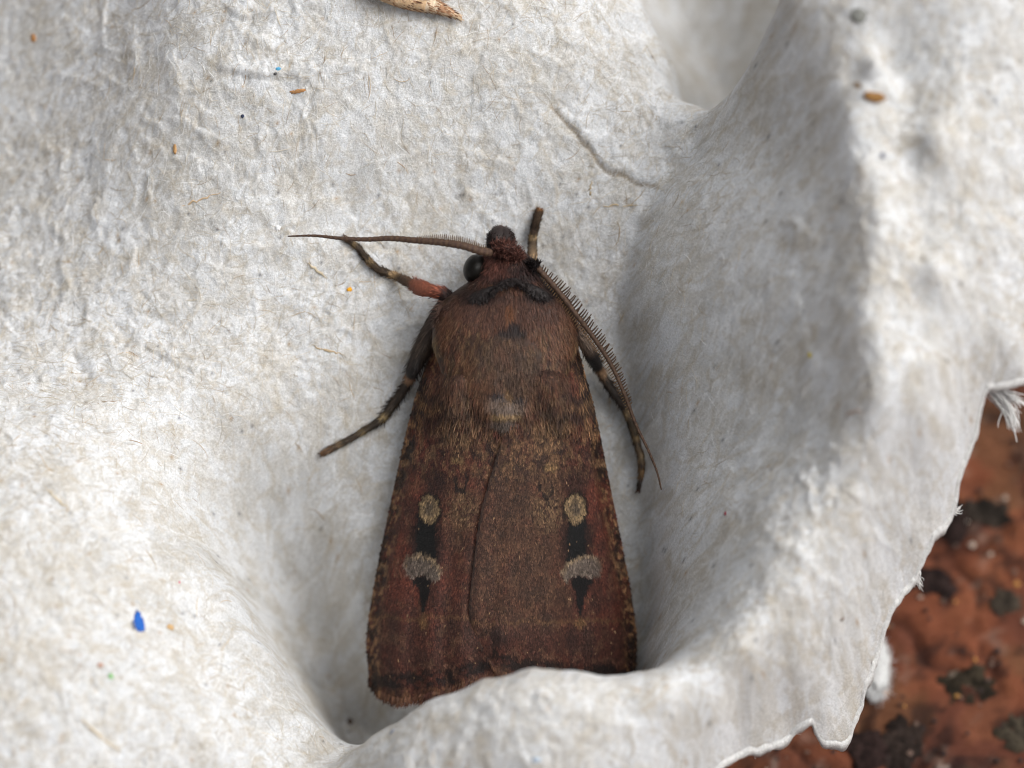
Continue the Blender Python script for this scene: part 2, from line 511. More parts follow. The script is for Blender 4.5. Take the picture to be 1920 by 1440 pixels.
line_feature([(240,40),(252,90),(246,150)], 0.05, 14)
line_feature([(300,60),(318,110),(335,190),(345,260)], 0.035, 20)
line_feature([(420,10),(450,30),(520,22)], 0.05, 22, -1)
line_feature([(420,45),(500,90),(560,110)], 0.025, 14)
line_feature([(255,640),(330,680),(380,700)], 0.03, 22, -1)
line_feature([(20,690),(80,715),(150,705),(190,690)], 0.05, 22, -1)
line_feature([(60,760),(140,775),(210,750)], 0.03, 18)
line_feature([(120,660),(150,690),(160,720)], -0.05, 14)
line_feature([(360,420),(430,400),(480,380)], 0.02, 14)
line_feature([(560,420),(600,390),(650,385)], 0.025, 18)
line_feature([(1110,380),(1170,372),(1215,380)], 0.02, 10)
line_feature([(1490,400),(1500,430),(1520,470)], 0.06, 26)
line_feature([(1480,560),(1520,640),(1530,720)], 0.05, 24)
line_feature([(1570,180),(1600,260),(1640,420),(1625,600),(1650,740),(1690,850)], 0.04, 55)
line_feature([(1700,870),(1600,860),(1500,900),(1440,960)], 0.05, 40)
line_feature([(1620,160),(1680,120),(1740,80)], -0.06, 12)
line_feature([(1280,640),(1300,655),(1312,662)], 0.02, 8, -1)
line_feature([(305,870),(320,900),(345,940)], 0.02, 10)
line_feature([(480,1000),(520,970),(560,985)], -0.025, 30)
line_feature([(640,1040),(690,1000),(730,930)], 0.015, 16)
for k in range(70):                                     # scattered short wrinkles
    x, y = rng.uniform(0, 1000), rng.uniform(0, 760)
    if 780 < x and 420 < y:
        continue
    a = rng.normal(0.5, 0.7)
    L = rng.uniform(25, 80)
    pts = [(x - L * math.cos(a), y - L * math.sin(a)), (x + rng.normal(0, 8), y + rng.normal(0, 8)), (x + L * math.cos(a), y + L * math.sin(a))]
    line_feature(pts, rng.uniform(0.008, 0.025), rng.uniform(6, 14), rng.choice([0, 1, -1]))
for k in range(45):
    x, y = rng.uniform(1430, 1920), rng.uniform(0, 1300)
    a = rng.normal(1.2, 0.7)
    L = rng.uniform(30, 80)
    line_feature([(x - L * math.cos(a), y - L * math.sin(a)), (x + rng.normal(0, 8), y), (x + L * math.cos(a), y + L * math.sin(a))], rng.uniform(-0.03, 0.04), rng.uniform(10, 24), rng.choice([0, 1, -1]))

# ---- matted fibres stamped into the surface (height and colour)
def stamp(n, length, amp, colamp, seed):
    r = np.random.default_rng(seed)
    x = r.uniform(X0, X1, n)
    y = r.uniform(Y0, Y1, n)
    a = (fbm(x * 0.9, y * 0.9, 41, 2) - 0.5) * 6 + r.normal(0, 0.8, n)
    m = 26
    da = r.normal(0, 0.10, n)
    step = length * r.uniform(0.5, 1.3, n) / m
    ht, cl = np.zeros((NX, NY)), np.zeros((NX, NY))
    amp_i = r.uniform(0.3, 1, n) * amp
    col_i = r.normal(0, 1, n) * colamp
    for k in range(m):
        i = ((x - X0) / H)
        j = ((y - Y0) / H)
        i0, j0 = np.floor(i).astype(int), np.floor(j).astype(int)
        fi, fj = i - i0, j - j0
        e = math.sin(math.pi * (k + 0.5) / m) ** 0.5
        for di, dj, w in ((0, 0, (1 - fi) * (1 - fj)), (1, 0, fi * (1 - fj)), (0, 1, (1 - fi) * fj), (1, 1, fi * fj)):
            ii, jj = i0 + di, j0 + dj
            ok = (ii >= 0) & (ii < NX) & (jj >= 0) & (jj < NY)
            np.add.at(ht, (ii[ok], jj[ok]), (amp_i * w * e)[ok])
            np.add.at(cl, (ii[ok], jj[ok]), (col_i * w * e)[ok])
        x = x + np.cos(a) * step
        y = y + np.sin(a) * step
        a = a + da + r.normal(0, 0.08, n)
    return ht, cl
ht1, cl1 = stamp(26000, 0.22, 1.0, 1.0, 1)
ht2, cl2 = stamp(9000, 0.45, 1.0, 1.0, 2)
fib = ht1 + 0.9 * ht2
fib = np.tanh((fib - fib.mean()) / (fib.std() * 1.6))
slp2 = np.gradient(Zs, H, axis=0) ** 2 + np.gradient(Zs, H, axis=1) ** 2
Z = Z + (0.55 + 0.45 * rel) * 0.0045 * blur(fib, 0.5) / (1 + 1.6 * slp2)
Z = np.maximum(Z, GROUND + 0.04)
ZH = lambda x, y: bil(Z, x, y, X0, Y0, H)

def surf_d(px, py):
    """depth of the first carton surface met along the line of sight"""
    px = np.atleast_1d(np.asarray(px, float))
    py = np.atleast_1d(np.asarray(py, float))
    best = np.full(px.shape, -2.0)
    found = np.zeros(px.shape, bool)
    for d in np.arange(1.7, -2.0, -0.01):
        P = W(px, py, np.full(px.shape, d))
        hit = (P[..., 2] <= ZH(P[..., 0], P[..., 1])) & ~found
        best[hit] = d
        found |= hit
    return best

# ---- outline: torn right-hand edge
EDGE = [(2120,430,0.9),(1975,640,0.85),(1918,694,0.88),(1880,712,0.86),(1848,726,0.84),(1828,790,0.78),(1795,890,0.68),(1780,955,0.6),(1745,1010,0.56),(1715,1070,0.52),
        (1665,1150,0.47),(1640,1210,0.44),(1622,1270,0.40),(1600,1340,0.35),(1582,1382,0.32),(1545,1388,0.36),(1520,1366,0.42),(1490,1372,0.48),(1455,1388,0.53),(1420,1402,0.57),(1385,1415,0.60),(1350,1440,0.64),(1300,1490,0.68),(1150,1600,0.75)]
E = catmull(EDGE, 700)
E[:, 2] *= 1.28
ew = W(E[:, 0], E[:, 1], E[:, 2])[:, :2]
tn = np.gradient(ew, axis=0)
tn /= np.linalg.norm(tn, axis=1)[:, None]
en = np.stack([-tn[:, 1], tn[:, 0]], 1)          # pointing out of the sheet
al = np.r_[0, np.cumsum(np.linalg.norm(np.diff(ew, axis=0), axis=1))]
ew = ew + en * (0.05 * (fbm(al * 3, al * 0, 5, 3) - 0.5) + 0.010 * (fbm(al * 22, al * 0, 9, 2) - 0.5))[:, None]
poly = np.vstack([ew, [ew[-1, 0], -5], [-6, -5], [-6, 6], [6, 6], [6, ew[0, 1]]])
def inside(x, y, poly):
    r = np.zeros(x.shape, bool)
    a = poly
    b = np.roll(poly, -1, 0)
    for (xa, ya), (xb, yb) in zip(a, b):
        if ya == yb:
            continue
        c = ((ya > y) != (yb > y)) & (x < (xb - xa) * (y - ya) / (yb - ya) + xa)
        r ^= c
    return r
near = (GX > ew[:, 0].min() - 0.1) | (GY < ew[:, 1].min() - 0.05)
ins = np.ones((NX, NY), bool)
bx = GX > 0.3
ins[bx] = inside(GX[bx], GY[bx], poly)
VX, VY, VZ = GX.copy(), GY.copy(), Z.copy()
F = grid_faces(NX, NY)
insf = ins.ravel()[F]
keep = insf.any(1)
F = F[keep]
out_used = np.unique(F[~insf[keep]])
if len(out_used):
    q = np.stack([GX.ravel()[out_used], GY.ravel()[out_used]], 1)
    k = ((q[:, None] - ew[None]) ** 2).sum(2).argmin(1)
    VX.ravel()[out_used] = ew[k, 0]
    VY.ravel()[out_used] = ew[k, 1]
    VZ.ravel()[out_used] = ZH(ew[k, 0], ew[k, 1])

# ---- colour of the pulp itself
white = np.array([0.655, 0.665, 0.675])
cream = np.array([0.53, 0.50, 0.45])
grey = np.array([0.44, 0.43, 0.41])
blot = fbm(GX * 3.2, GY * 3.2, 51, 4)
fine = fbm(GX * 13, GY * 13, 61, 3)
colr = mix(white, cream, np.clip(sstep(0.42, 0.72, blot) * 0.36 + 0.6 * sstep(0.42, 0.68, fine), 0, 1))
colr = mix(colr, grey, 0.45 * sstep(0.5, 0.7, fbm(GX * 7, GY * 7, 71, 3)))
cl = cl1 + cl2
cl = np.tanh(cl / (cl.std() * 1.5))
colr = mix(colr, np.array([0.46, 0.40, 0.31]), 0.55 * np.clip(-cl, 0, 1))
colr = mix(colr, np.array([0.80, 0.80, 0.80]), 0.45 * np.clip(cl, 0, 1))
sp = rng.random((NX, NY))
spk = blur((sp > 0.9992).astype(float), 0.6)
colr = mix(colr, np.array([0.10, 0.10, 0.11]), np.clip(spk * 2.2, 0, 0.8))
spk = blur((sp < 0.0006).astype(float), 0.7)
colr = mix(colr, np.array([0.36, 0.23, 0.11]), np.clip(spk * 2.5, 0, 0.8))

_c = catmull(CREASE, 60)
_b = (PX > 1020) & (PX < 1250) & (PY > 185) & (PY < 375)
_d = np.sqrt(((np.stack([PX[_b], PY[_b]], 1)[:, None] - _c[None]) ** 2).sum(2).min(1))
colr[_b] = mix(colr[_b], np.array([0.30, 0.23, 0.15]), 0.7 * sstep(5.5, 2.0, _d))          # thin brown line tinted along the crease
# compact vertices, add the broken thickness of the sheet along the torn edge
used = np.unique(F)
remap = np.full(NX * NY, -1)
remap[used] = np.arange(len(used))
V = np.stack([VX.ravel(), VY.ravel(), VZ.ravel()], 1)[used]
C = colr.reshape(-1, 3)[used]
F = remap[F]
ed = np.concatenate([F[:, [0, 1]], F[:, [1, 2]], F[:, [2, 3]], F[:, [3, 0]]])
key = np.sort(ed, 1)
key = key[:, 0].astype(np.int64) * len(V) + key[:, 1]
u, idx, cnt = np.unique(key, return_index=True, return_counts=True)
be = ed[idx[cnt == 1]]
_sn = np.zeros(len(V), bool)
_sn[remap[out_used]] = True
be = be[~(_sn[be[:, 0]] | _sn[be[:, 1]])]          # the torn edge gets its own swept thickness below
bv = np.unique(be)
m1 = np.full(len(V), -1)
m1[bv] = np.arange(len(bv))
cen = np.array([0.0, 0.0])
inw = cen - V[bv, :2]
inw /= np.linalg.norm(inw, axis=1)[:, None]
j = fbm(V[bv, 0] * 9, V[bv, 1] * 9, 3, 2) - 0.5
r1 = V[bv] + np.c_[-inw * 0.022, -0.04 + 0.02 * j]
r2 = V[bv] + np.c_[-inw * 0.02 + inw * 0.02 * j[:, None], -0.13 + 0.05 * j]
r3 = V[bv] + np.c_[inw * 0.12, -0.20 + 0.04 * j]
r0 = V[bv] - np.array([0, 0, 0.002])
n0, nb = len(V) + len(bv), len(bv)
m0 = len(V)
V = np.vstack([V, r0, r1, r2, r3])
C = np.vstack([C, C[bv], C[bv] * 1.02, C[bv] * 0.98, C[bv] * 0.9])
qa, qb = be[:, 0], be[:, 1]
a1, b1 = m1[qa], m1[qb]
F = np.vstack([F, np.stack([m0 + b1, m0 + a1, n0 + a1, n0 + b1], 1), np.stack([n0 + b1, n0 + a1, n0 + nb + a1, n0 + nb + b1], 1),
               np.stack([n0 + nb + b1, n0 + nb + a1, n0 + 2 * nb + a1, n0 + 2 * nb + b1], 1)])
# broken thickness of the sheet, swept along the torn edge
ne = len(ew)
ez = ZH(ew[:, 0], ew[:, 1])
ej = fbm(al * 7, al * 0, 13, 3) - 0.5
ek = fbm(al * 16, al * 0, 15, 2) - 0.5
rows_ = [np.c_[ew - en * 0.012, ez - 0.004], np.c_[ew + en * 0.010, ez - 0.012], np.c_[ew + en * (0.022 + 0.02 * ej[:, None]), ez - 0.045 + 0.02 * ek],
         np.c_[ew + en * (0.014 + 0.03 * ek[:, None]), ez - 0.09 + 0.03 * ej], np.c_[ew - en * 0.02, ez - 0.125 + 0.04 * ek], np.c_[ew - en * 0.16, ez - 0.16]]
o_ = len(V)
V = np.vstack([V, np.stack(rows_, 1).reshape(-1, 3)])
C = np.vstack([C, np.tile([[0.64, 0.635, 0.62]], (ne * 6, 1)) * (0.9 + 0.2 * rng.random((ne * 6, 1)))])
F = np.vstack([F, grid_faces(ne, 6) + o_])
carton = link('egg_carton', make_mesh('egg_carton', V, F, C), M_PULP)
carton['label'] = 'moulded white paper pulp egg carton with torn edge, cradling the moth'
carton['category'] = 'egg carton'

# ---- loose fibres lying on the pulp
def loose_fibres(n, seed, lenr, radr, lift, cols, box=None):
    r = np.random.default_rng(seed)
    x = r.uniform(X0 + 0.3, X1 - 0.3, n * 3)
    y = r.uniform(Y0 + 0.3, Y1 - 0.3, n * 3)
    if box is not None:
        x = r.uniform(box[0], box[1], n * 3)
        y = r.uniform(box[2], box[3], n * 3)
    e = 0.03
    sl = np.sqrt(1 + ((ZH(x + e, y) - ZH(x - e, y)) / (2 * e)) ** 2 + ((ZH(x, y + e) - ZH(x, y - e)) / (2 * e)) ** 2)
    ok = (r.random(n * 3) < 0.8 / (1 + 1.5 * (sl * sl - 1))) & inside(x, y, poly)
    x, y = x[ok][:n], y[ok][:n]
    n = len(x)
    m = 5
    L = r.uniform(*lenr, n)
    a = (fbm(x * 0.9, y * 0.9, 41, 2) - 0.5) * 6 + r.normal(0, 1.0, n)
    da = r.normal(0, 0.16, n)
    P = np.zeros((n, m, 3))
    lf = r.uniform(*lift, n)
    ph = r.uniform(0, 3.14, n)
    for k in range(m):
        P[:, k, 0], P[:, k, 1] = x, y
        P[:, k, 2] = ZH(x, y) + lf * (0.25 + np.abs(np.sin(ph + 2.5 * k / m)))
        gx_ = (ZH(x + e, y) - ZH(x - e, y)) / (2 * e)
        gy_ = (ZH(x, y + e) - ZH(x, y - e)) / (2 * e)
        dz = gx_ * np.cos(a) + gy_ * np.sin(a)
        st = L / m / np.sqrt(1 + dz ** 2)
        x, y = x + np.cos(a) * st, y + np.sin(a) * st
        a = a + da + r.normal(0, 0.12, n)
    okp = inside(P[:, -1, 0], P[:, -1, 1], poly)
    P = P[okp]
    n = len(P)
    rad = r.uniform(*radr, n)
    ci = r.choice(len(cols), n, p=[c[1] for c in cols])
    col = np.array([c[0] for c in cols])[ci] * r.uniform(0.8, 1.15, (n, 1))
    return P, rad, col
FC = [((0.78, 0.78, 0.77), 0.40), ((0.55, 0.48, 0.37), 0.36), ((0.38, 0.28, 0.17), 0.10), ((0.50, 0.50, 0.49), 0.14)]
P, rad, col = loose_fibres(22000, 3, (0.04, 0.17), (0.0007, 0.0014), (0.0, 0.003), FC)
V_, F_, C_ = fibre_tubes(P, rad, col)
link('paper_fibres', make_mesh('paper_fibres', V_, F_, C_), M_FIBRE, carton, 'stuff')
FC2 = [((0.50, 0.38, 0.24), 0.5), ((0.36, 0.26, 0.16), 0.2), ((0.58, 0.52, 0.42), 0.3)]
P, rad, col = loose_fibres(330, 4, (0.06, 0.22), (0.0012, 0.0028), (0.0, 0.004), FC2)
V_, F_, C_ = fibre_tubes(P, rad, col)
link('straw_fibres', make_mesh('straw_fibres', V_, F_, C_), M_FIBRE, carton, 'stuff')

# ---- frayed fibres of the torn edge
def edge_fibres(n, seed, k0, k1, lenr, radr):
    r = np.random.default_rng(seed)
    k = r.integers(k0, k1, n)
    base = np.c_[ew[k] - en[k] * r.uniform(0, 0.06, n)[:, None], ZH(ew[k, 0], ew[k, 1]) - r.uniform(-0.005, 0.12, n)]
    d = np.c_[en[k] + tn[k] * r.normal(0, 0.9, n)[:, None], r.normal(0.0, 0.5, n)]
    d /= np.linalg.norm(d, axis=1)[:, None]
    m = 7
    P = np.zeros((n, m, 3))
    L = r.uniform(*lenr, n) ** 1.0
    w = r.normal(0, 0.6, (n, 3))
    p = base.copy()
    for q in range(m):
        P[:, q] = p
        p = p + d * (L / m)[:, None]
        d = d + w * 0.35 + r.normal(0, 0.1, (n, 3))
        d /= np.linalg.norm(d, axis=1)[:, None]
    col = np.tile(np.array([[0.76, 0.75, 0.73]]), (n, 1)) * r.uniform(0.8, 1.1, (n, 1))
    return P, r.uniform(*radr, n), col
P, rad, col = edge_fibres(240, 5, 40, 660, (0.01, 0.05), (0.0010, 0.0020))
V_, F_, C_ = fibre_tubes(P, rad, col)
link('frayed_fibres', make_mesh('frayed_fibres', V_, F_, C_), M_FIBRE, carton, 'stuff')

def wisp(name, pts, spread, n, r0, seed, label):
    """bundle of torn strands following one curve"""
    r = np.random.default_rng(seed)
    c = catmull(pts, 14)
    P0 = W(c[:, 0], c[:, 1], c[:, 2])
    P = np.zeros((n, 14, 3))
    tt = np.linspace(0, 1, 14)[:, None]
    for k in range(n):
        o = r.normal(0, spread, 3) * (0.5 + 0.8 * tt)
        wv = np.sin(tt * r.uniform(2, 7) + r.uniform(0, 6)) * r.normal(0, 0.015, 3)
        s = r.uniform(0.55, 1.0)
        idx_ = np.linspace(0, 13 * s, 14)
        P[k] = np.stack([np.interp(idx_, np.arange(14), P0[:, a]) for a in range(3)], 1) + o + wv
    V_, F_, C_ = fibre_tubes(P, r.uniform(r0 * 0.5, r0, n), np.tile([[0.76, 0.75, 0.73]], (n, 1)) * r.uniform(0.85, 1.1, (n, 1)))
    return link(name, make_mesh(name, V_, F_, C_), M_FIBRE, carton, None, label)
wisp('torn_strand', [(1838,718,0.84),(1865,735,0.84),(1890,765,0.82),(1905,815,0.78)], 0.012, 90, 0.0038, 1, 'white wisp of torn pulp hanging over the brick')
wisp('torn_strand', [(1850,715,0.85),(1885,735,0.86),(1925,762,0.86)], 0.010, 60, 0.0034, 2, 'short white wisp of torn pulp pointing past the edge')
wisp('torn_strand', [(1712,1062,0.5),(1716,1085,0.46),(1726,1100,0.42)], 0.007, 40, 0.0034, 3, 'small curled wisp of torn pulp at the lower edge')
wisp('torn_strand', [(1768,952,0.62),(1790,956,0.6),(1798,948,0.6)], 0.010, 30, 0.0026, 4, 'fuzzy wisp of torn pulp at the edge')

# torn flap hanging under the lower right edge
def blob(name, c, axes, rot, mat, parent, col, rough=0.25, seed=0, nu=28, nv=36, label=None, freq=5.0, kind=None):
    """lumpy closed body; c world centre, axes (3), rot 3x3"""
    th = np.linspace(0, np.pi, nu)[:, None]
    ph = np.linspace(0, 2 * np.pi, nv, endpoint=False)[None]
    n = np.stack(np.broadcast_arrays(np.sin(th) * np.cos(ph), np.sin(th) * np.sin(ph), np.cos(th)), -1)
    k = 1 + rough * (fbm(n[..., 0] * freq + 3 * n[..., 2], n[..., 1] * freq + 5 * n[..., 2], seed, 4) - 0.5) * 2
    k[0] = k[0].mean()
    k[-1] = k[-1].mean()
    P = (n * k[..., None] * np.asarray(axes)) @ np.asarray(rot).T + np.asarray(c)
    col = np.asarray(col)
    cc = np.tile(col, (nu * nv, 1)) if col.ndim == 1 else col
    cc = cc * (0.75 + 0.5 * fbm(n[..., 0] * 9, n[..., 1] * 9 + n[..., 2] * 7, seed + 5, 3)).reshape(-1, 1)
    return link(name, make_mesh(name, P.reshape(-1, 3), grid_faces(nu, nv, True), cc), mat, parent, kind, label)
CAMR = np.array([[1, 0, 0], [0, CT, -ST], [0, ST, CT]])      # columns: picture right, picture up, towards the viewer
def rz(a):
    return np.array([[math.cos(a), -math.sin(a), 0], [math.sin(a), math.cos(a), 0], [0, 0, 1]])
# ---- coloured flecks pressed into the pulp
def fleck(px, py, w, h, ang, col, label, seed, lift=0.007):
    d = float(surf_d(px, py)[0])
    c = W(px, py, d + lift)
    e = 0.04
    gx_ = float((ZH(c[0] + e, c[1]) - ZH(c[0] - e, c[1])) / (2 * e))
    gy_ = float((ZH(c[0], c[1] + e) - ZH(c[0], c[1] - e)) / (2 * e))
    n = np.array([-gx_, -gy_, 1.0])
    n /= np.linalg.norm(n)
    right = np.array([1, 0, 0]) - n * n[0]
    right /= np.linalg.norm(right)
    upv = np.cross(n, right)
    R = np.stack([right, upv, n], 1) @ rz(ang)
    blob('fleck', c, (w * S / 2 * 0.78, h * S / 2 * 0.78, 0.0045), R, M_FIBRE, carton, col, 0.6, seed, 16, 30, label, 4.0)
fleck(261, 1166, 25, 54, 0.15, (0.02, 0.10, 0.38), 'blue paper fleck on the lower bulge', 1, 0.016)
fleck(250, 1172, 8, 20, 0.3, (0.16, 0.17, 0.22), 'grey edge of the blue fleck', 2)
fleck(655, 543, 12, 11, 0.0, (0.72, 0.34, 0.02), 'small orange fleck below the front leg', 3)
fleck(1640, 182, 50, 22, -0.2, (0.25, 0.13, 0.045), 'brown seed-like fleck on the rim', 4)
fleck(1612, 160, 30, 14, -0.25, (0.28, 0.20, 0.13), 'thin brown fleck on the rim', 14)
fleck(1610, 30, 34, 30, 0.2, (0.22, 0.22, 0.20), 'grey smudge of pulp near the top of the rim', 5)
fleck(62, 72, 14, 20, 0.2, (0.40, 0.20, 0.08), 'brown knot in the pulp', 6)
fleck(320, 1176, 22, 12, 0.1, (0.50, 0.33, 0.16), 'tan fleck beside the blue one', 7)
fleck(208, 1268, 7, 12, 0.3, (0.20, 0.55, 0.16), 'tiny green fleck', 8)
fleck(188, 1247, 12, 9, 0.3, (0.46, 0.25, 0.17), 'small rusty fleck', 9)
fleck(558, 171, 34, 9, 0.25, (0.46, 0.24, 0.10), 'rusty splinter in the pulp', 10)
fleck(328, 280, 8, 22, 0.0, (0.46, 0.27, 0.12), 'small rusty splinter', 11)
fleck(522, 130, 12, 10, 0.0, (0.10, 0.36, 0.55), 'tiny turquoise fleck', 12)
fleck(516, 138, 8, 7, 0.0, (0.10, 0.10, 0.10), 'tiny dark fleck', 18)
fleck(455, 218, 7, 9, 0.0, (0.05, 0.06, 0.10), 'tiny dark blue fleck', 13)
fleck(1518, 666, 10, 10, 0.0, (0.60, 0.47, 0.04), 'tiny yellow fleck on the right wall', 15)
fleck(1360, 963, 6, 10, 0.0, (0.30, 0.02, 0.04), 'tiny red fleck on the right wall', 16)
fleck(336, 1092, 6, 7, 0.0, (0.55, 0.06, 0.12), 'tiny pink-red fleck', 17)
fleck(1655, 292, 9, 12, 0.5, (0.12, 0.13, 0.20), 'tiny slate fleck on the rim', 19)
fleck(1580, 1160, 14, 10, 0.4, (0.25, 0.20, 0.17), 'small dark fleck on the lower rim', 20)
fleck(735, 1372, 14, 12, 0.4, (0.20, 0.22, 0.28), 'slate fleck on the front rim', 21)
fleck(1005, 1425, 18, 12, 0.0, (0.40, 0.47, 0.55), 'pale blue smudge on the front rim', 22)
fleck(521, 427, 13, 12, 0.0, (0.80, 0.80, 0.80), 'white bead of pulp', 23)
def splinter(pts, r0, col, label):
    c = catmull(pts, 14)
    d = surf_d(c[:, 0], c[:, 1])
    d = np.convolve(np.r_[d[0], d[0], d, d[-1], d[-1]], np.ones(5) / 5, 'valid')
    P = W(c[:, 0], c[:, 1], d + r0 * 0.35 + 0.002)
    rr = 0.55 * r0 * np.sin(np.linspace(0.1, 3.0, 14)) * np.random.default_rng(int(pts[0][0])).uniform(0.7, 1.2, 14)
    P = P + np.random.default_rng(int(pts[0][1]) + 2000).normal(0, 0.004, P.shape)
    V_, F_, C_ = tube(P, rr, 7, np.tile([col], (14, 1)))
    link('splinter', make_mesh('splinter', V_, F_, C_), M_FIBRE, carton, None, label)
splinter([(583,645),(605,656),(622,660),(645,666)], 0.013, (0.42, 0.32, 0.20), 'dark straw splinter left of the moth')
splinter([(575,492),(595,508),(615,522)], 0.016, (0.50, 0.42, 0.30), 'pale straw splinter below the left antenna')
splinter([(330,392),(370,376),(415,360)], 0.012, (0.52, 0.38, 0.24), 'tan splinter on the upper left wall')
splinter([(1110,375),(1105,360),(1112,338)], 0.010, (0.48, 0.38, 0.25), 'bent tan fibre under the crease')
splinter([(1112,383),(1150,386),(1205,383)], 0.009, (0.48, 0.38, 0.25), 'horizontal tan fibre by the wall foot')
splinter([(80,910),(105,935),(130,958)], 0.016, (0.56, 0.48, 0.36), 'pale straw splinter on the lower bulge')
splinter([(150,1345),(180,1375),(225,1410)], 0.018, (0.56, 0.48, 0.36), 'blurred straw splinter low on the bulge')
splinter([(1620,770),(1600,772),(1585,782)], 0.012, (0.42, 0.30, 0.22), 'brown splinter on the right wall')

# ------------------------------------------------------------------ brick under the carton
def axis(a, b, fine0, fine1, hf):
    mid = np.arange(fine0, fine1, hf)
    lo = fine0 - np.geomspace(hf, fine0 - a, 24)[::-1]
    hi = mid[-1] + np.geomspace(hf, b - mid[-1], 24)
    return np.r_[lo, mid, hi]
bxs = axis(-40, 40, -6.0, 6.6, 0.034)
bys = axis(-40, 40, -6.2, 5.6, 0.034)
BX, BY = np.meshgrid(bxs, bys, indexing='ij')
wx, wy = BX + 0.35 * (fbm(BX * 2, BY * 2, 90, 3) - 0.5), BY + 0.35 * (fbm(BX * 2, BY * 2, 91, 3) - 0.5)
def worley(x, y, seed):
    ix, iy = np.floor(x), np.floor(y)
    f1 = np.full(x.shape, 9.0)
    f2 = np.full(x.shape, 9.0)
    for a in (-1, 0, 1):
        for b in (-1, 0, 1):
            jx, jy = ix + a, iy + b
            d = np.hypot(jx + hash2(jx, jy, seed) - x, jy + hash2(jx, jy, seed + 1) - y)
            f2 = np.minimum(f2, np.maximum(f1, d))
            f1 = np.minimum(f1, d)
    return f1, f2
f1, f2 = worley(wx * 1.05, wy * 1.05, 3)
crack = np.exp(-((f2 - f1) / 0.03) ** 2) * sstep(0.48, 0.62, fbm(BX * 0.9, BY * 0.9, 95, 2))
rough_ = fbm(BX * 5, BY * 5, 97, 5, 0.6)
BZ = GROUND + 0.10 * (fbm(BX * 1.2, BY * 1.2, 99, 3) - 0.5) + 0.07 * (rough_ - 0.5) - 0.05 * crack
lich = sstep(0.57, 0.70, fbm(BX * 1.3, BY * 1.3, 103, 5, 0.65))
BZ = BZ + 0.05 * lich * fbm(BX * 14, BY * 14, 105, 3)
c1, c2 = lin(114, 68, 49), lin(92, 56, 44)
bc = mix(c1, c2, sstep(0.35, 0.65, fbm(BX * 2.2, BY * 2.2, 107, 4)))
bc = mix(bc, lin(126, 80, 56), 0.4 * sstep(0.55, 0.75, fbm(BX * 4, BY * 4, 109, 4)))
bc = mix(bc, lin(50, 36, 34), 0.55 * crack)
bc = mix(bc, mix(lin(48, 36, 36), lin(84, 70, 62), sstep(0.4, 0.7, fbm(BX * 9, BY * 9, 111, 3))), 0.9 * lich)
bc = mix(bc, lin(88, 72, 52), 0.4 * sstep(0.62, 0.72, fbm(BX * 2.0 + 9, BY * 2.0, 113, 4)))
bc = mix(bc, lin(42, 32, 30), 0.7 * sstep(0.60, 0.70, fbm(BX * 7, BY * 7, 121, 4)))
bc = mix(bc, lin(165, 150, 138), 0.5 * sstep(0.70, 0.78, fbm(BX * 11, BY * 11, 117, 3)) * (0.3 + lich))
brick = link('brick_ground', make_mesh('brick_ground', np.stack([BX, BY, BZ], -1).reshape(-1, 3), grid_faces(len(bxs), len(bys)), bc.reshape(-1, 3)), M_BRICK)
brick['kind'] = 'structure'
brick['label'] = 'weathered red-brown brick with dark lichen under the carton'
brick['category'] = 'brick'
def ground_at(px, py):
    for d in np.arange(0.5, -3.5, -0.005):
        P = W(px, py, d)
        if P[2] <= GROUND:
            return P
    return P
def scrap():
    """loose tuft of torn pulp lying on the brick"""
    c = ground_at(1643, 1262) + np.array([0, 0, 0.05])
    o = blob('paper_scrap', c, (0.066, 0.185, 0.05), rz(-0.12), M_PULP, None, (0.68, 0.68, 0.67), 0.5, 4, 40, 48)
    o['label'] = 'small white scrap of torn pulp lying on the brick just off the carton edge'
    o['category'] = 'paper scrap'
    r = np.random.default_rng(8)
    n = 500
    a = r.uniform(0, 6.28, n)
    h = r.uniform(-0.2, 1.0, n)
    base = c + np.stack([0.058 * np.cos(a), 0.17 * np.sin(a), 0.03 * h], 1)
    d = np.stack([np.cos(a) * 0.7, np.sin(a), 0.5 * h], 1) + r.normal(0, 0.35, (n, 3))
    w = np.linspace(0, 1, 6)[None, :, None]
    P = base[:, None] + (d[:, None] * w + r.normal(0, 0.25, (n, 1, 3)) * w * w) * r.uniform(0.015, 0.05, n)[:, None, None]
    V_, F_, C_ = fibre_tubes(P, r.uniform(0.001, 0.0022, n), np.full((n, 3), 0.72))
    link('frayed_fibres', make_mesh('scrap_fibres', V_, F_, C_), M_FIBRE, o, 'stuff')
scrap()
r = np.random.default_rng(12)
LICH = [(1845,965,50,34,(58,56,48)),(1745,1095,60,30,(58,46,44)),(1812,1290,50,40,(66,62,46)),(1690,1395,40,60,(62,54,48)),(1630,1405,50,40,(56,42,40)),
        (1885,1130,30,14,(84,78,66)),(1790,985,22,50,(48,38,36)),(1905,1375,40,34,(92,86,70))]
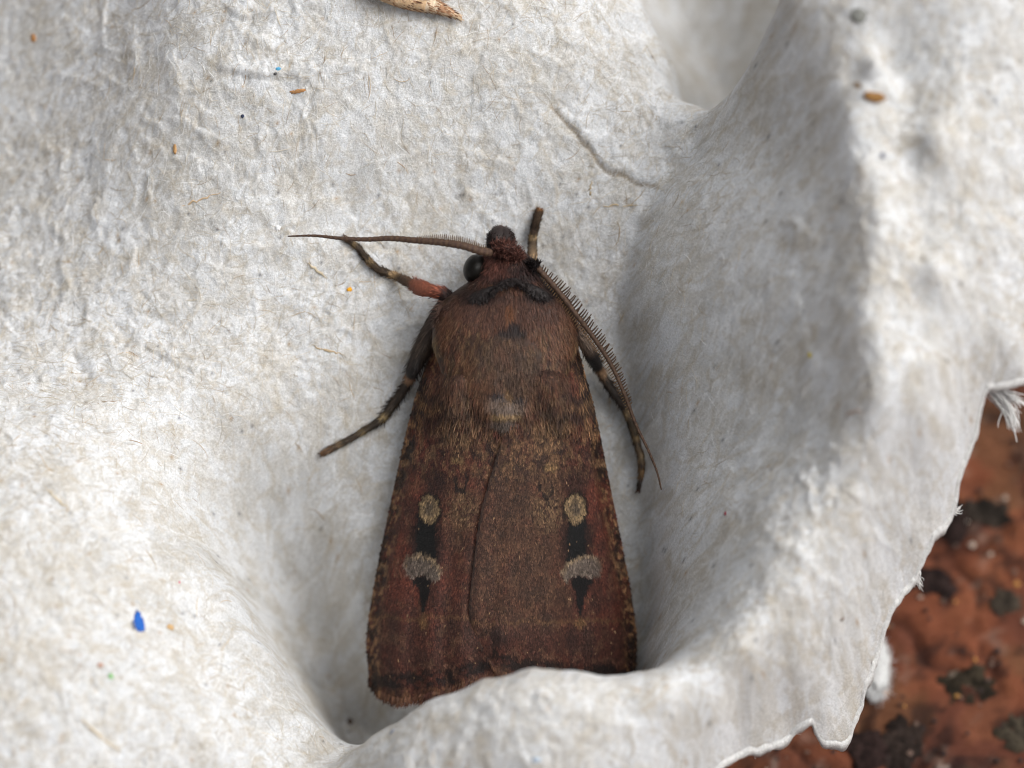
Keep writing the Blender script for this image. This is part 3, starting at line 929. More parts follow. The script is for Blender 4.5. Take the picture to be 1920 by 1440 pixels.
def lichen(P, a, b, c, seed):
    """crust of many small flat lobes grown together"""
    r = np.random.default_rng(seed)
    n = 70
    q = r.normal(0, 0.5, (n, 2))
    q = q[np.hypot(q[:, 0], q[:, 1]) < 1.15]
    th = np.linspace(0, np.pi / 2, 4)[:, None]
    ph = np.linspace(0, 2 * np.pi, 9, endpoint=False)[None]
    bits = []
    for (u, v) in q:
        sz = r.uniform(0.02, 0.055)
        k = 1 + 0.35 * r.normal(0, 1, (1, 9))
        L = np.stack(np.broadcast_arrays(np.sin(th) * np.cos(ph) * k * sz, np.sin(th) * np.sin(ph) * k * sz, np.cos(th) * sz * 0.55), -1).reshape(-1, 3)
        L = L + P + np.array([u * a * S, v * b * S, 0.0])
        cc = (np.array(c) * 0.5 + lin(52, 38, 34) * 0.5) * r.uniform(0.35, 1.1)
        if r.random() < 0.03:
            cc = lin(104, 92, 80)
        bits.append((L, grid_faces(4, 9, True)[:, ::-1], np.tile(cc, (len(L), 1))))
    o, V_, F_, C_ = 0, [], [], []
    for v, f, c_ in bits:
        V_.append(v); F_.append(f + o); C_.append(c_); o += len(v)
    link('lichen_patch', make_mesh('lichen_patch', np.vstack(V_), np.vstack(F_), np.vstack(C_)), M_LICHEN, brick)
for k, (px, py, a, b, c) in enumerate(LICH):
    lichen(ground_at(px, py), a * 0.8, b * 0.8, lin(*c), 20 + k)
def grains():
    r = np.random.default_rng(14)
    n = 900
    x, y = r.uniform(1.0, 4.5, n), r.uniform(-3.8, 1.6, n)
    z = GROUND + 0.10 * (fbm(x * 1.2, y * 1.2, 99, 3) - 0.5) + 0.015
    s = r.uniform(0.008, 0.024, n)
    o = np.array([[1, 0, 0], [0, 1, 0], [-1, 0, 0], [0, -1, 0], [0, 0, 1], [0, 0, -1.0]])
    V_ = (np.stack([x, y, z], 1)[:, None] + o[None] * s[:, None, None] * r.uniform(0.6, 1.3, (n, 6, 1))).reshape(-1, 3)
    f = np.array([[0, 1, 4, 4], [1, 2, 4, 4], [2, 3, 4, 4], [3, 0, 4, 4]])[:, :3]
    F_ = (np.arange(n)[:, None, None] * 6 + f[None]).reshape(-1, 3)
    cc = np.array([lin(190, 175, 160), lin(190, 140, 80), lin(110, 90, 80), lin(60, 50, 48)])[r.choice(4, n, p=[.10, .10, .3, .5])]
    link('grit', make_mesh('grit', V_, F_, np.repeat(cc, 6, 0)), M_LICHEN, brick, 'stuff')
grains()

# ------------------------------------------------------------------ moth
moth = bpy.data.objects.new('moth', None)
COL.objects.link(moth)
moth.location = W(950, 760, -0.1)
moth.empty_display_size = 0.3
moth['label'] = 'reddish-brown furry moth with two pairs of pale wing spots, resting head up in the carton'
moth['category'] = 'moth'
bpy.context.view_layer.update()
MO = np.array(moth.location)
def mpart(name, V, F, C, mat, parent=None, kind=None, label=None):
    """part of the moth (parent None) or a sub-part of one; coordinates relative to the moth's base"""
    return link(name, make_mesh(name, np.asarray(V) - MO, F, C), mat, parent or moth, kind, label)
K = 0.98     # photograph colour to surface colour: the cup takes some of the light

# ---- body: one closed loft, head to tail
BODY = np.array([  # py, cx, half width px, top d, bottom d
 (448,938,8,0.26,0.14),(456,939,22,0.34,0.08),(470,944,37,0.40,0.04),(486,951,50,0.44,0.02),(505,953,58,0.47,0.0),(522,953,66,0.49,-0.02),(540,951,90,0.49,-0.04),
 (560,950,118,0.50,-0.05),(585,949,131,0.51,-0.06),(612,948,137,0.52,-0.06),(645,947,138,0.525,-0.06),(680,948,126,0.53,-0.06),(715,949,118,0.525,-0.07),(745,950,106,0.515,-0.08),
 (772,950,84,0.50,-0.1),(795,950,52,0.48,-0.12),(818,950,34,0.40,-0.12),(850,950,60,0.24,-0.14),(950,950,70,0.14,-0.16),(1100,950,60,0.06,-0.2),(1220,950,30,-0.05,-0.24),(1240,950,5,-0.12,-0.2)], float)
def body_at(py):
    return [np.interp(py, BODY[:, 0], BODY[:, k]) for k in range(1, 5)]
def body_smooth(n):
    t = np.linspace(0, 1, n)
    tt = np.interp(t, np.linspace(0, 1, len(BODY)), BODY[:, 0])
    rows = np.stack([tt] + body_at(tt), 1)
    for _ in range(2):
        rows[1:-1] = (rows[:-2] + 2 * rows[1:-1] + rows[2:]) / 4
    return rows
ROWS = body_smooth(150)
def body_point(py, ang):
    """ang 0 = picture right, pi/2 = towards viewer"""
    cx, hw, top, bot = [np.interp(py, ROWS[:, 0], ROWS[:, k]) for k in range(1, 5)]
    px = cx + hw * np.cos(ang)
    dm, dh = (top + bot) / 2, (top - bot) / 2
    s = np.sin(ang)
    return px, dm + dh * np.sign(s) * np.abs(s) ** 0.5

def ell(px, py, cx, cy, rx, ry, soft=0.35):
    return 1 - sstep(1 - soft, 1 + soft, np.hypot((px - cx) / rx, (py - cy) / ry))

def body_col(px, py):
    n = fbm(px / 13, py / 22, 5, 3)
    c = mix(lin(90, 58, 43, K), lin(62, 43, 34, K), sstep(0.35, 0.65, n))
    c = mix(c, lin(94, 70, 48, K), 0.55 * sstep(0.5, 0.75, fbm(px / 9, py / 16, 9, 3)) * sstep(600, 660, py))
    c = mix(c, lin(116, 92, 66, K), 0.5 * sstep(0.60, 0.72, fbm(px / 4, py / 8, 15, 2)))
    c = mix(c, lin(34, 27, 25, K), 0.6 * sstep(0.60, 0.72, fbm(px / 5, py / 9, 17, 2)))
    # reddish collar shield, greyer middle
    c = mix(c, lin(80, 54, 44, K), 0.8 * ell(px, py, 955, 585, 120, 34))
    c = mix(c, lin(108, 68, 42, K), 0.7 * ell(px, py, 956, 594, 9, 24))
    c = mix(c, lin(94, 62, 42, K), 0.5 * ell(px, py, 1060, 635, 22, 40) + 0.45 * ell(px, py, 835, 620, 18, 26))
    c = mix(c, lin(38, 33, 34, K), 0.95 * np.maximum(ell(px, py, 963, 612, 12, 9), ell(px, py, 958, 624, 26, 8)))
    c = mix(c, lin(80, 63, 52, K), 0.5 * ell(px, py, 950, 690, 55, 60))
    c = mix(c, lin(90, 60, 40, K), 0.5 * ell(px, py, 912, 745, 16, 40) + 0.4 * ell(px, py, 880, 690, 14, 40))
    c = mix(c, lin(112, 97, 87, K), 0.75 * ell(px, py, 950, 757, 36, 17))
    c = mix(c, lin(40, 40, 45, K), 0.85 * np.maximum(ell(px, py, 934, 742, 17, 6, 0.6), ell(px, py, 972, 742, 15, 6, 0.6)))
    c = mix(c, lin(104, 78, 50, K), 0.8 * ell(px, py, 953, 738, 7, 12))
    c = mix(c, lin(140, 114, 80, K), 0.8 * np.maximum(ell(px, py, 940, 773, 16, 6), ell(px, py, 962, 772, 14, 6)))
    c = mix(c, lin(96, 84, 76, K), 0.9 * ell(px, py, 950, 800, 40, 20))
    # head
    c = mix(c, mix(lin(84, 52, 44, K), lin(60, 42, 37, K), sstep(0.4, 0.65, n)), sstep(545, 520, py))
    c = mix(c, lin(48, 34, 30, K), 0.8 * sstep(470, 455, py))
    c = mix(c, lin(34, 25, 24, K), 0.85 * ell(px, py, 990, 512, 28, 18))
    c = mix(c, lin(40, 30, 28, K), 0.9 * np.maximum(ell(px, py, 898, 556, 38, 16, 0.5), np.maximum(ell(px, py, 1012, 552, 38, 16, 0.5), ell(px, py, 955, 528, 44, 9, 0.5))))
    # pale tan sides of the shoulder
    c = mix(c, lin(128, 104, 70, K), 0.7 * ell(px, py, 816, 660, 5, 30) + 0.4 * ell(px, py, 1080, 668, 5, 28))
    return np.clip(c, 0.004, 1)

NA = 72
ang = np.linspace(0, 2 * np.pi, NA, endpoint=False)
pyg = np.repeat(ROWS[:, 0], NA).reshape(-1, NA)
pxg, dg = body_point(pyg, np.tile(ang, (len(ROWS), 1)))
dg = dg + 0.02 * (fbm(pxg / 22, pyg / 22, 2, 3) - 0.5)
V_ = W(pxg, pyg, dg).reshape(-1, 3)
body = mpart('body', V_, grid_faces(len(ROWS), NA, True), (body_col(pxg, pyg) * 0.6).reshape(-1, 3), M_FUR)

RIGHT, UP, TOW = CAMR[:, 0], CAMR[:, 1], CAMR[:, 2]
def body_fur(n, seed, y0, y1, lenr, wr_, colf=body_col, lay=0.55, amin=0.02):
    r = np.random.default_rng(seed)
    py = r.uniform(y0, y1, n)
    a = np.arccos(r.uniform(-1, 1, n))
    px, d = body_point(py, a)
    e = 2.0
    p = W(px, py, d)
    pa, da = body_point(py, np.clip(a + 0.03, 0, np.pi))
    pb, db = body_point(py + e, a)
    nrm = np.cross(W(pa, py, da) - p, W(pb, py + e, db) - p)
    nrm /= np.linalg.norm(nrm, axis=1)[:, None] + 1e-12
    cx = np.interp(py, ROWS[:, 0], ROWS[:, 1])
    nrm *= np.sign((nrm * (p - W(cx, py, np.full(n, 0.2)))).sum(1))[:, None]
    side = (px - cx) / 130
    dirv = -UP[None] + RIGHT[None] * (0.22 * side + r.normal(0, 0.16, n))[:, None]
    dirv = dirv - nrm * (dirv * nrm).sum(1)[:, None]
    dirv /= np.linalg.norm(dirv, axis=1)[:, None]
    lift = np.abs(r.normal(0.24, 0.2, n))
    dirv = dirv + nrm * lift[:, None]
    dirv /= np.linalg.norm(dirv, axis=1)[:, None]
    L = r.uniform(*lenr, n)
    w = r.uniform(*wr_, n)
    col = colf(px, py + L / S * 0.4) * (0.45 + 1.0 * r.beta(1.6, 2.2, n) * 1.5)[:, None]
    bright = r.random(n) < 0.016
    L[bright] *= 0.5
    col[bright] = lin(168, 146, 124) * r.uniform(0.4, 1.0, (bright.sum(), 1))
    return strands(p - nrm * 0.006, dirv, nrm, L, w, r.normal(0.05, 0.12, n), np.clip(col, 0.003, 1))
parts = [body_fur(34000, 21, 535, 800, (0.02, 0.055), (0.0010, 0.0021)), body_fur(3200, 22, 458, 545, (0.03, 0.065), (0.0016, 0.0034)),
         body_fur(3200, 23, 740, 806, (0.04, 0.07), (0.0018, 0.0036))]
def merge(parts):
    Vs, Fs, Cs, o = [], [], [], 0
    for v, f, c in parts:
        Vs.append(v); Fs.append(f + o); Cs.append(c); o += len(v)
    return np.vstack(Vs), np.vstack(Fs), np.vstack(Cs)
V_, F_, C_ = merge(parts)
mpart('fur', V_, F_, C_, M_FUR, body, 'stuff')

# ---- eyes, palps, collar
def mblob(name, px, py, d, axes_px, rot, mat, col, rough=0.1, seed=0, parent=None, label=None, freq=4.0):
    o = blob(name, W(px, py, d) - MO, np.array(axes_px) * S, CAMR @ rz(rot), mat, parent or moth, col, rough, seed, 24, 32, label, freq)
    return o
mblob('eye', 891, 504, 0.35, (22, 28, 32), -0.25, M_EYE, (0.012, 0.010, 0.008), 0.0, 1, body, 'glossy black eye below the antenna')
mblob('eye', 1006, 514, 0.30, (14, 22, 28), 0.3, M_EYE, (0.012, 0.010, 0.008), 0.0, 2, body, 'eye mostly hidden in fur')
def tuft(cx, cy, d, path_px, rad_px, n, seed, colf, lenr, spread=0.5, name='tuft', label=None, wd_=(0.0016, 0.0034), down=0.6):
    """solid core along a curve with its own fur"""
    c = catmull(path_px, 22)
    P = W(c[:, 0], c[:, 1], c[:, 2])
    rr = rad_px * S * np.sin(np.linspace(0.25, np.pi - 0.25, 22)) ** 0.7
    base = colf(c[:, 0], c[:, 1]) * 0.7
    core = tube(P, rr, 14, base)
    r = np.random.default_rng(seed)
    k = r.integers(0, 22, n)
    tt = np.gradient(P, axis=0)[k]
    tt /= np.linalg.norm(tt, axis=1)[:, None]
    a = r.uniform(0.1, np.pi - 0.1, n)
    b = np.cross(tt, TOW)
    b /= np.linalg.norm(b, axis=1)[:, None]
    nr = np.cos(a)[:, None] * b + np.sin(a)[:, None] * TOW
    root = P[k] + nr * (rr[k] * 0.95)[:, None]
    dv = nr * spread - UP * down + tt * r.normal(0, 0.3, n)[:, None] + r.normal(0, 0.15, (n, 3))
    dv /= np.linalg.norm(dv, axis=1)[:, None]
    col = colf(c[k, 0], c[k, 1]) * r.uniform(0.5, 1.6, n)[:, None]
    hair = strands(root, dv, nr, r.uniform(*lenr, n), r.uniform(*wd_, n), r.normal(0, 0.1, n), np.clip(col, 0.003, 1))
    V_, F_, C_ = merge([core, hair])
    return mpart(name, V_, F_, C_, M_FUR, body, None, label)
blackish = lambda x, y: np.tile(lin(29, 22, 21, K), (len(x), 1))
darkpalp = lambda x, y: mix(np.tile(lin(44, 34, 32, K), (len(x), 1)), np.tile(lin(72, 48, 40, K), (len(x), 1)), sstep(440, 425, y))
headred = lambda x, y: np.tile(lin(84, 53, 45, K), (len(x), 1))
tuft(0, 0, 0, [(862,568,0.38),(884,563,0.45),(906,554,0.48),(932,538,0.48)], 12, 900, 31, blackish, (0.015, 0.03), 0.2, 'collar_tuft', 'black band of collar fur behind the eye')
tuft(0, 0, 0, [(1044,566,0.38),(1026,559,0.45),(1004,546,0.48),(982,533,0.48)], 10.5, 900, 32, blackish, (0.015, 0.03), 0.2, 'collar_tuft', 'black band of collar fur under the comb antenna')
tuft(0, 0, 0, [(922,545,0.53),(945,529,0.535),(965,525,0.535),(990,537,0.50)], 4, 500, 38, blackish, (0.015, 0.035), 0.4, 'collar_tuft', 'thin middle of the black collar')
tuft(0, 0, 0, [(928,474,0.34),(930,456,0.34),(935,440,0.31),(938,428,0.27)], 19, 900, 33, darkpalp, (0.012, 0.022), 0.5, 'labial_palp', 'dark furry palp at the tip of the head', down=-0.5)
tuft(0, 0, 0, [(950,474,0.33),(948,456,0.33),(944,441,0.30),(940,430,0.26)], 19, 900, 34, darkpalp, (0.012, 0.022), 0.5, 'labial_palp', None, down=-0.5)
tuft(0, 0, 0, [(925,468,0.42),(940,464,0.46),(958,470,0.46),(975,488,0.44)], 13, 700, 35, headred, (0.02, 0.04), 0.6, 'forehead_tuft', 'rusty fur ridge on the forehead', down=-0.2)
tuft(0, 0, 0, [(990,500,0.42),(1000,497,0.43),(1010,500,0.42)], 10, 300, 36, blackish, (0.02, 0.035), 0.8, 'antenna_base_tuft', None, down=0.0)
graybr = lambda x, y: np.tile(lin(80, 60, 52, K), (len(x), 1))
tuft(0, 0, 0, [(950,716,0.38),(950,745,0.41),(950,775,0.42),(951,803,0.41)], 36, 5200, 39, body_col, (0.03, 0.05), 0.3, 'rear_tuft', 'grey tuft with two dark marks at the end of the thorax', down=1.0)
tuft(0, 0, 0, [(846,556,0.30),(838,580,0.34),(826,606,0.34)], 16, 700, 37, graybr, (0.04, 0.07), 0.5, 'shoulder_tuft', 'dark grey fur at the shoulder beside the front leg')

# ---- forewings
INN_L = np.array([(960,640),(960,720),(965,800),(965,860),(950,940),(938,1020),(930,1110),(928,1180),(930,1220),(940,1258)], float)
COS_L = np.array([(806,640),(796,690),(780,740),(764,800),(748,870),(733,940),(714,1030),(698,1115),(687,1200),(692,1278)], float)
MAR_L = np.array([(940,1258),(900,1275),(845,1298),(790,1313),(738,1316),(712,1304),(692,1278)], float)
INN_R = np.array([(945,640),(945,720),(950,790),(938,835),(918,900),(902,960),(890,1040),(881,1120),(880,1165),(888,1195)], float)
COS_R = np.array([(1082,640),(1094,690),(1108,740),(1122,800),(1136,870),(1150,940),(1168,1030),(1184,1115),(1194,1200),(1192,1275)], float)
MAR_R = np.array([(888,1195),(906,1216),(918,1240),(936,1264),(1000,1290),(1090,1312),(1160,1306),(1182,1292),(1192,1275)], float)

def wing_col(px, py, side):
    """scale colour of the forewing, laid out on its own markings"""
    jx = px + 4 * (fbm(px / 6, py / 6, 201 + side, 2) - 0.5) * 2 + 5 * (fbm(px / 25, py / 25, 205 + side, 2) - 0.5)
    jy = py + 5 * (fbm(px / 6, py / 6, 203 + side, 2) - 0.5) * 2 + 6 * (fbm(px / 25, py / 25, 207 + side, 2) - 0.5)
    costa = np.interp(py, COS_L[:, 1], COS_L[:, 0]) if side < 0 else np.interp(py, COS_R[:, 1], COS_R[:, 0])
    dc = np.abs(px - costa)                                   # distance from the leading edge
    n1 = fbm(px / 30, py / 40, 211 + side, 4)
    red, dk, ol = lin(90, 46, 35, K), lin(60, 36, 29, K), lin(69, 49, 37, K)
    c = mix(red, dk, 0.7 * sstep(0.35, 0.65, n1))
    mid = (1 - sstep(55, 150, np.abs(px - 965 - (8 if side > 0 else -10)))) * sstep(1240, 1150, py) * sstep(740, 840, py)
    if side < 0:
        mid = np.maximum(mid * 0.5, ell(px, py, 862, 960, 36, 70, 0.6) * 0.9)
    c = mix(c, ol, 0.85 * mid * (0.5 + 0.5 * fbm(px / 12, py / 14, 215, 3) * 2).clip(0, 1))
    c = mix(c, lin(62, 38, 31, K), 0.55 * sstep(1140, 1190, py))
    c = mix(c, mix(lin(76, 54, 42, K), lin(56, 40, 33, K), sstep(0.4, 0.6, fbm(px / 10, py / 18, 217, 3))), 0.8 * sstep(800, 730, py) * sstep(18, 50, dc))
    c = mix(c, lin(50, 37, 31, K), 0.4 * sstep(0.48, 0.68, fbm(px / 17, py / 30, 219 + side, 4)))
    c = mix(c, lin(98, 70, 52, K), 0.35 * sstep(0.56, 0.72, fbm(px / 13, py / 20, 243 + side, 4)))
    # granular pale patches near the base and behind the claviform spot
    sx = (lambda l, r_: l if side < 0 else r_)
    gp = np.maximum(ell(jx, jy, sx(862, 1036), 805, 40, 36, 0.5), 0.75 * ell(jx, jy, sx(872, 1028), 955, 28, 36, 0.6))
    c = mix(c, lin(128, 101, 73, K), 0.75 * gp * sstep(0.32, 0.62, fbm(px / 4, py / 4, 221, 2)))
    c = mix(c, lin(34, 26, 22, K), 0.7 * gp * sstep(0.62, 0.75, fbm(px / 5, py / 5, 223, 2)))
    up_ = sstep(690, 740, py) * sstep(930, 860, py)
    c = mix(c, lin(110, 82, 58, K), 0.65 * up_ * sstep(0.49, 0.62, fbm(px / 8, py / 13, 251 + side, 3)))
    c = mix(c, lin(38, 28, 25, K), 0.6 * up_ * sstep(0.56, 0.70, fbm(px / 9, py / 12, 253 + side, 3)))
    # leading edge: dark and pale checks
    ch = sstep(30, 14, dc)
    c = mix(c, lin(142, 106, 74, K), 0.85 * ch * sstep(0.48, 0.60, fbm(px / 5, py / 7, 225, 3)))
    c = mix(c, lin(34, 26, 23, K), 0.8 * sstep(26, 14, dc) * sstep(0.52, 0.62, fbm(px / 9, py / 18, 227, 3)))
    for (y0, h, k_, w_) in ((842, 18, 0, 24), (868, 8, 1, 22), (892, 16, 0, 18), (1064, 9, 1, 20), (1085, 16, 0, 20), (770, 8, 0, 26), (752, 7, 1, 28), (1000, 14, 0, 14), (720, 12, 0, 12), (930, 10, 1, 10), (1140, 16, 0, 8)):
        m_ = sstep(1.25, 0.75, np.abs(jy - y0) / h) * sstep(w_ + 5, w_ - 5, dc)
        c = mix(c, lin(122, 94, 68, K) if k_ else lin(32, 24, 22, K), 0.85 * m_ * sstep(0.3, 0.6, fbm(px / 5, py / 5, 229 + side, 2)))
    # black bar, round spot, kidney spot, dart
    ox, oy = sx(806, 1079), 953
    bx_ = sx(799, 1081)
    c = mix(c, lin(36, 22, 20, K), 0.75 * ell(jx, jy, ox + sx(8, 0), 903, 22, 30, 0.6))
    blk = lin(12, 9, 8, K)
    bar = sstep(21, 15, np.abs(jx - bx_ - (1011 - jy) * 0.02)) * sstep(955, 965, jy) * sstep(1058, 1048, jy)
    c = mix(c, lin(34, 20, 17, K), 0.8 * sstep(38, 22, np.abs(jx - bx_)) * sstep(975, 990, jy) * sstep(1058, 1046, jy))
    c = mix(c, blk, 0.97 * bar)
    c = mix(c, blk, 0.95 * ell(jx, jy, ox, oy, 23.5, 33, 0.14))
    c = mix(c, lin(142, 118, 86, K), 0.95 * ell(jx, jy, ox, oy, 18, 26.5, 0.16))
    c = mix(c, lin(70, 60, 51, K), 0.9 * ell(jx, jy, ox, oy - 2, 9, 14, 0.5))
    kx = sx(793, 1090)
    tl = sx(-0.20, 0.20)                                       # tilt of the kidney
    ux, uy = (jx - kx), (jy - 1066) + tl * (jx - kx) * 1.0
    kid = ell(ux, uy, 0, 0, 36, 28, 0.14) * (1 - ell(ux, uy, sx(6, -6), 30, 30, 18, 0.18))
    top = ell(ux, uy, 0, -1, 36, 28, 0.14) * (1 - ell(ux, uy, sx(-1, 1), 5, 34, 27, 0.18))
    dk_ = sstep(0, 1, kid)
    c = mix(c, lin(106, 94, 84, K), 0.95 * dk_)
    c = mix(c, lin(146, 122, 90, K), 0.8 * np.clip(top, 0, 1) * dk_)
    c = mix(c, lin(84, 72, 66, K), 0.5 * dk_ * sstep(0, 30, sx(-1, 1) * ux))
    grn = sstep(0.5, 0.66, fbm(px / 4, py / 4, 271 + side, 2))
    c = mix(c, lin(60, 50, 44, K), 0.55 * np.maximum(dk_, ell(jx, jy, ox, oy, 18, 26.5, 0.16)) * grn)
    ax_ = sx(796, 1087)
    wdt = np.interp(jy, [1078, 1092, 1110, 1130, 1156], [22, 17, 10, 6, 0.5])
    dart = sstep(wdt + 2.5, wdt - 1.5, np.abs(jx - ax_ - sx(-1, 1) * (1150 - jy) * 0.05)) * sstep(1074, 1082, jy) * sstep(1160, 1150, jy) * (1 - dk_)
    c = mix(c, blk, 0.97 * dart)
    c = mix(c, lin(124, 92, 58, K), 0.7 * ell(jx, jy, ax_, 1166, 9, 10, 0.6))
    # small U-shaped claviform mark
    vx, vy = sx(866, 1024), sx(898, 912)
    rr = np.hypot((jx - vx) / 11, (jy - vy) / 21)
    c = mix(c, lin(26, 20, 18, K), 0.9 * sstep(0.34, 0.12, np.abs(rr - 1)) * sstep(vy - 18, vy - 4, jy))
    c = mix(c, lin(112, 88, 58, K), 0.8 * ell(jx, jy, vx + sx(-8, 8), vy - 36, 12, 7, 0.6))
    # oblique dark cross lines at the base
    zz = np.abs(jy - (745 + 0.35 * dc + 6 * np.sin(px / 9)))
    c = mix(c, lin(112, 84, 56, K), 0.5 * sstep(9, 3, zz) * sstep(80, 50, dc))
    c = mix(c, lin(36, 28, 26, K), 0.6 * sstep(11, 4, np.abs(zz - 15)) * sstep(110, 60, dc))
    c = mix(c, lin(32, 26, 25, K), 0.7 * ell(jx, jy, sx(865, 1030), 765, 34, 10, 0.5))
    c = mix(c, lin(34, 26, 24, K), 0.6 * ell(jx, jy, sx(850, 1050), 850, 20, 14, 0.6) * sstep(0.45, 0.6, fbm(px / 7, py / 7, 231, 2)))
    # outer part: faint line, dark broken band, frosted margin
    mg = 1285 + 26 * np.sin((px - 940) / 150) * (-side if side else 1) if side < 0 else 1282 + 0 * px
    mg = np.interp(px, [690, 740, 800, 870, 940], [1300, 1300, 1296, 1282, 1262]) if side < 0 else np.interp(px, [880, 940, 1000, 1190], [1225, 1258, 1275, 1285])
    dm = mg - jy
    wob = 9 * (fbm(px / 16, py * 0, 235, 3) - 0.5) * 2
    c = mix(c, lin(26, 22, 21, K), 0.85 * sstep(20, 8, np.abs(dm - 24 - wob)) * sstep(0.3, 0.55, fbm(px / 14, py / 10, 237, 3)))
    c = mix(c, lin(100, 70, 56, K), 0.6 * sstep(6, 2, np.abs(dm - 45 - wob * 1.3)) * sstep(0.4, 0.6, fbm(px / 12, py / 12, 239, 2)))
    c = mix(c, lin(104, 72, 48, K), 0.45 * sstep(14, 4, dm) * sstep(0.4, 0.6, fbm(px / 6, py / 6, 241, 2)))
    c = mix(c, lin(104, 76, 50, K), 0.35 * sstep(5, 2, np.abs(jy - 1164 + (8 if side < 0 else 0) + 14 * (fbm(px / 35, px * 0, 261 + side, 3) - 0.5))))
    if side > 0:
        inn = px - np.interp(py, INN_R[:, 1], INN_R[:, 0])
        c = mix(c, lin(44, 34, 30, K), 0.7 * sstep(7, 2, inn) * sstep(820, 850, py))
        c = mix(c, lin(34, 26, 24, K), 0.75 * ell(jx, jy, 925, 1195, 28, 16, 0.6))
        c = mix(c, lin(36, 25, 23, K), 0.5 * ell(jx, jy, 1072, 1200, 8, 40, 0.6))
    return np.clip(c, 0.004, 1)

def forewing(side, INN, COS, MAR, seed, label):
    NT, NS = 330, 150
    I, Cc = catmull(INN, NT), catmull(COS, NT)
    Mg = catmull(MAR, NS)
    t = np.linspace(0, 1, NT)[:, None]
    s = np.linspace(0, 1, NS)[None]
    def at(s, t):
        """s across 0..1 from inner edge, t along 0..1 -> px, py, d"""
        ti = t * (NT - 1)
        f = lambda A, k: np.interp(ti, np.arange(NT), A[:, k])
        mi = s * (NS - 1)
        g = lambda k: np.interp(mi, np.arange(NS), Mg[:, k])
        px = f(I, 0) * (1 - s) + f(Cc, 0) * s
        py = f(I, 1) * (1 - s) + f(Cc, 1) * s
        e = t ** 5
        px = px + e * (g(0) - (I[-1, 0] * (1 - s) + Cc[-1, 0] * s))
        py = py + e * (g(1) - (I[-1, 1] * (1 - s) + Cc[-1, 1] * s))
        dmid = np.interp(t, [0, .25, .5, 1], [0.49, 0.45, 0.35, 0.17])
        dcos = np.interp(t, [0, .25, .5, 1], [0.28, 0.15, 0.03, -0.17])
        d = dmid * (1 - s) + dcos * s + 0.085 * np.sin(np.pi * s ** 0.8) - 0.10 * sstep(0.86, 1.0, s) + (0.04 if side > 0 else 0.0)
        d = d - 0.03 * sstep(0.9, 1, t) + 0.012 * (fbm(px / 40, py / 60, seed, 3) - 0.5)
        d = d + 0.10 * np.exp(-((s - 0.62) / 0.18) ** 2) * sstep(835, 745, py) * sstep(655, 715, py) - 0.16 * sstep(0.12, 0.0, t)      # shoulder swelling over the thorax side
        # faint veins: shallow pleats that fan towards the margin
        d = d + 0.011 * np.sin(s * 26 + 0.4 + 0.8 * t) * sstep(0.35, 0.9, t)
        return px, py, d
    sg, tg = np.broadcast_arrays(s, t)
    px, py, d = at(sg.ravel(), tg.ravel())
    top = W(px, py, d)
    # scalloped, slightly fuzzy margin
    V0 = top.reshape(NT, NS, 3)
    cc = wing_col(px, py, side)
    F0 = grid_faces(NT, NS)
    # underside 0.1 mm below, closed along the border
    bot = top - TOW * 0.012
    n = NT * NS
    ids = np.arange(n).reshape(NT, NS)
    loop = np.r_[ids[0, :], ids[1:, -1], ids[-1, -2::-1], ids[-2:0:-1, 0]]
    nx_ = np.roll(loop, -1)
    Fr = np.stack([loop, loop + n, nx_ + n, nx_], 1)
    wing = mpart('forewing', np.vstack([top, bot]), np.vstack([F0, F0[:, ::-1] + n, Fr]), np.vstack([cc, cc * 0.8]), M_WING, None, None, label)
    # overlapping scales
    r = np.random.default_rng(seed)
    m = 26000
    ss, ts = r.uniform(0.0, 0.995, m), r.uniform(0.06, 0.992, m)
    px, py, d = at(ss, ts)
    p = W(px, py, d)
    pa = W(*at(ss + 0.004, ts))
    pb = W(*at(ss, np.clip(ts + 0.003, 0, 1)))
    nrm = np.cross(pa - p, pb - p)
    nrm /= np.linalg.norm(nrm, axis=1)[:, None] + 1e-12
    nrm *= np.sign((nrm * TOW).sum(1))[:, None]
    al_ = pb - p
    al_ /= np.linalg.norm(al_, axis=1)[:, None] + 1e-12
    sd_ = np.cross(nrm, al_)
    dv = al_ + sd_ * r.normal(0, 0.22, m)[:, None] + nrm * np.abs(r.normal(0.07, 0.06, m))[:, None]
    dv /= np.linalg.norm(dv, axis=1)[:, None]
    L = r.uniform(0.010, 0.022, m)
    k = 0.35 + 2.0 * r.beta(1.4, 2.6, m)
    col = wing_col(px, py, side) * k[:, None]
    br = r.random(m) < 0.003
    col[br] = lin(176, 140, 104) * r.uniform(0.4, 0.9, (br.sum(), 1))
    V_, F_, C_ = strands(p + nrm * 0.001, dv, nrm, L, r.uniform(0.0022, 0.0046, m), r.normal(0.02, 0.05, m), np.clip(col, 0.003, 1))
    # hair-like scales of the wing base, running on from the thorax
    h = 6000
    sh, thh = r.uniform(0.0, 0.98, h), r.uniform(0.03, 0.30, h) * r.uniform(0.6, 1, h)
    px, py, d = at(sh, thh)
    p = W(px, py, d)
    dv = -UP + RIGHT * side * 0.12 + r.normal(0, 0.18, (h, 3)) + TOW * 0.12
    dv /= np.linalg.norm(dv, axis=1)[:, None]
    bl = sstep(0.98, 0.55, sh) * sstep(800, 740, py)
    col = mix(wing_col(px, py, side), body_col(px, py), bl * 0.8) * (0.4 + 1.7 * r.beta(1.5, 2.4, h))[:, None]
    hb = strands(p, dv, np.tile(TOW, (h, 1)), r.uniform(0.03, 0.065, h), r.uniform(0.0014, 0.003, h), r.normal(0.03, 0.08, h), np.clip(col, 0.003, 1))
    V_, F_, C_ = merge([(V_, F_, C_), hb])
    # fringe of hair scales along the outer margin and the leading edge
    q = 1500
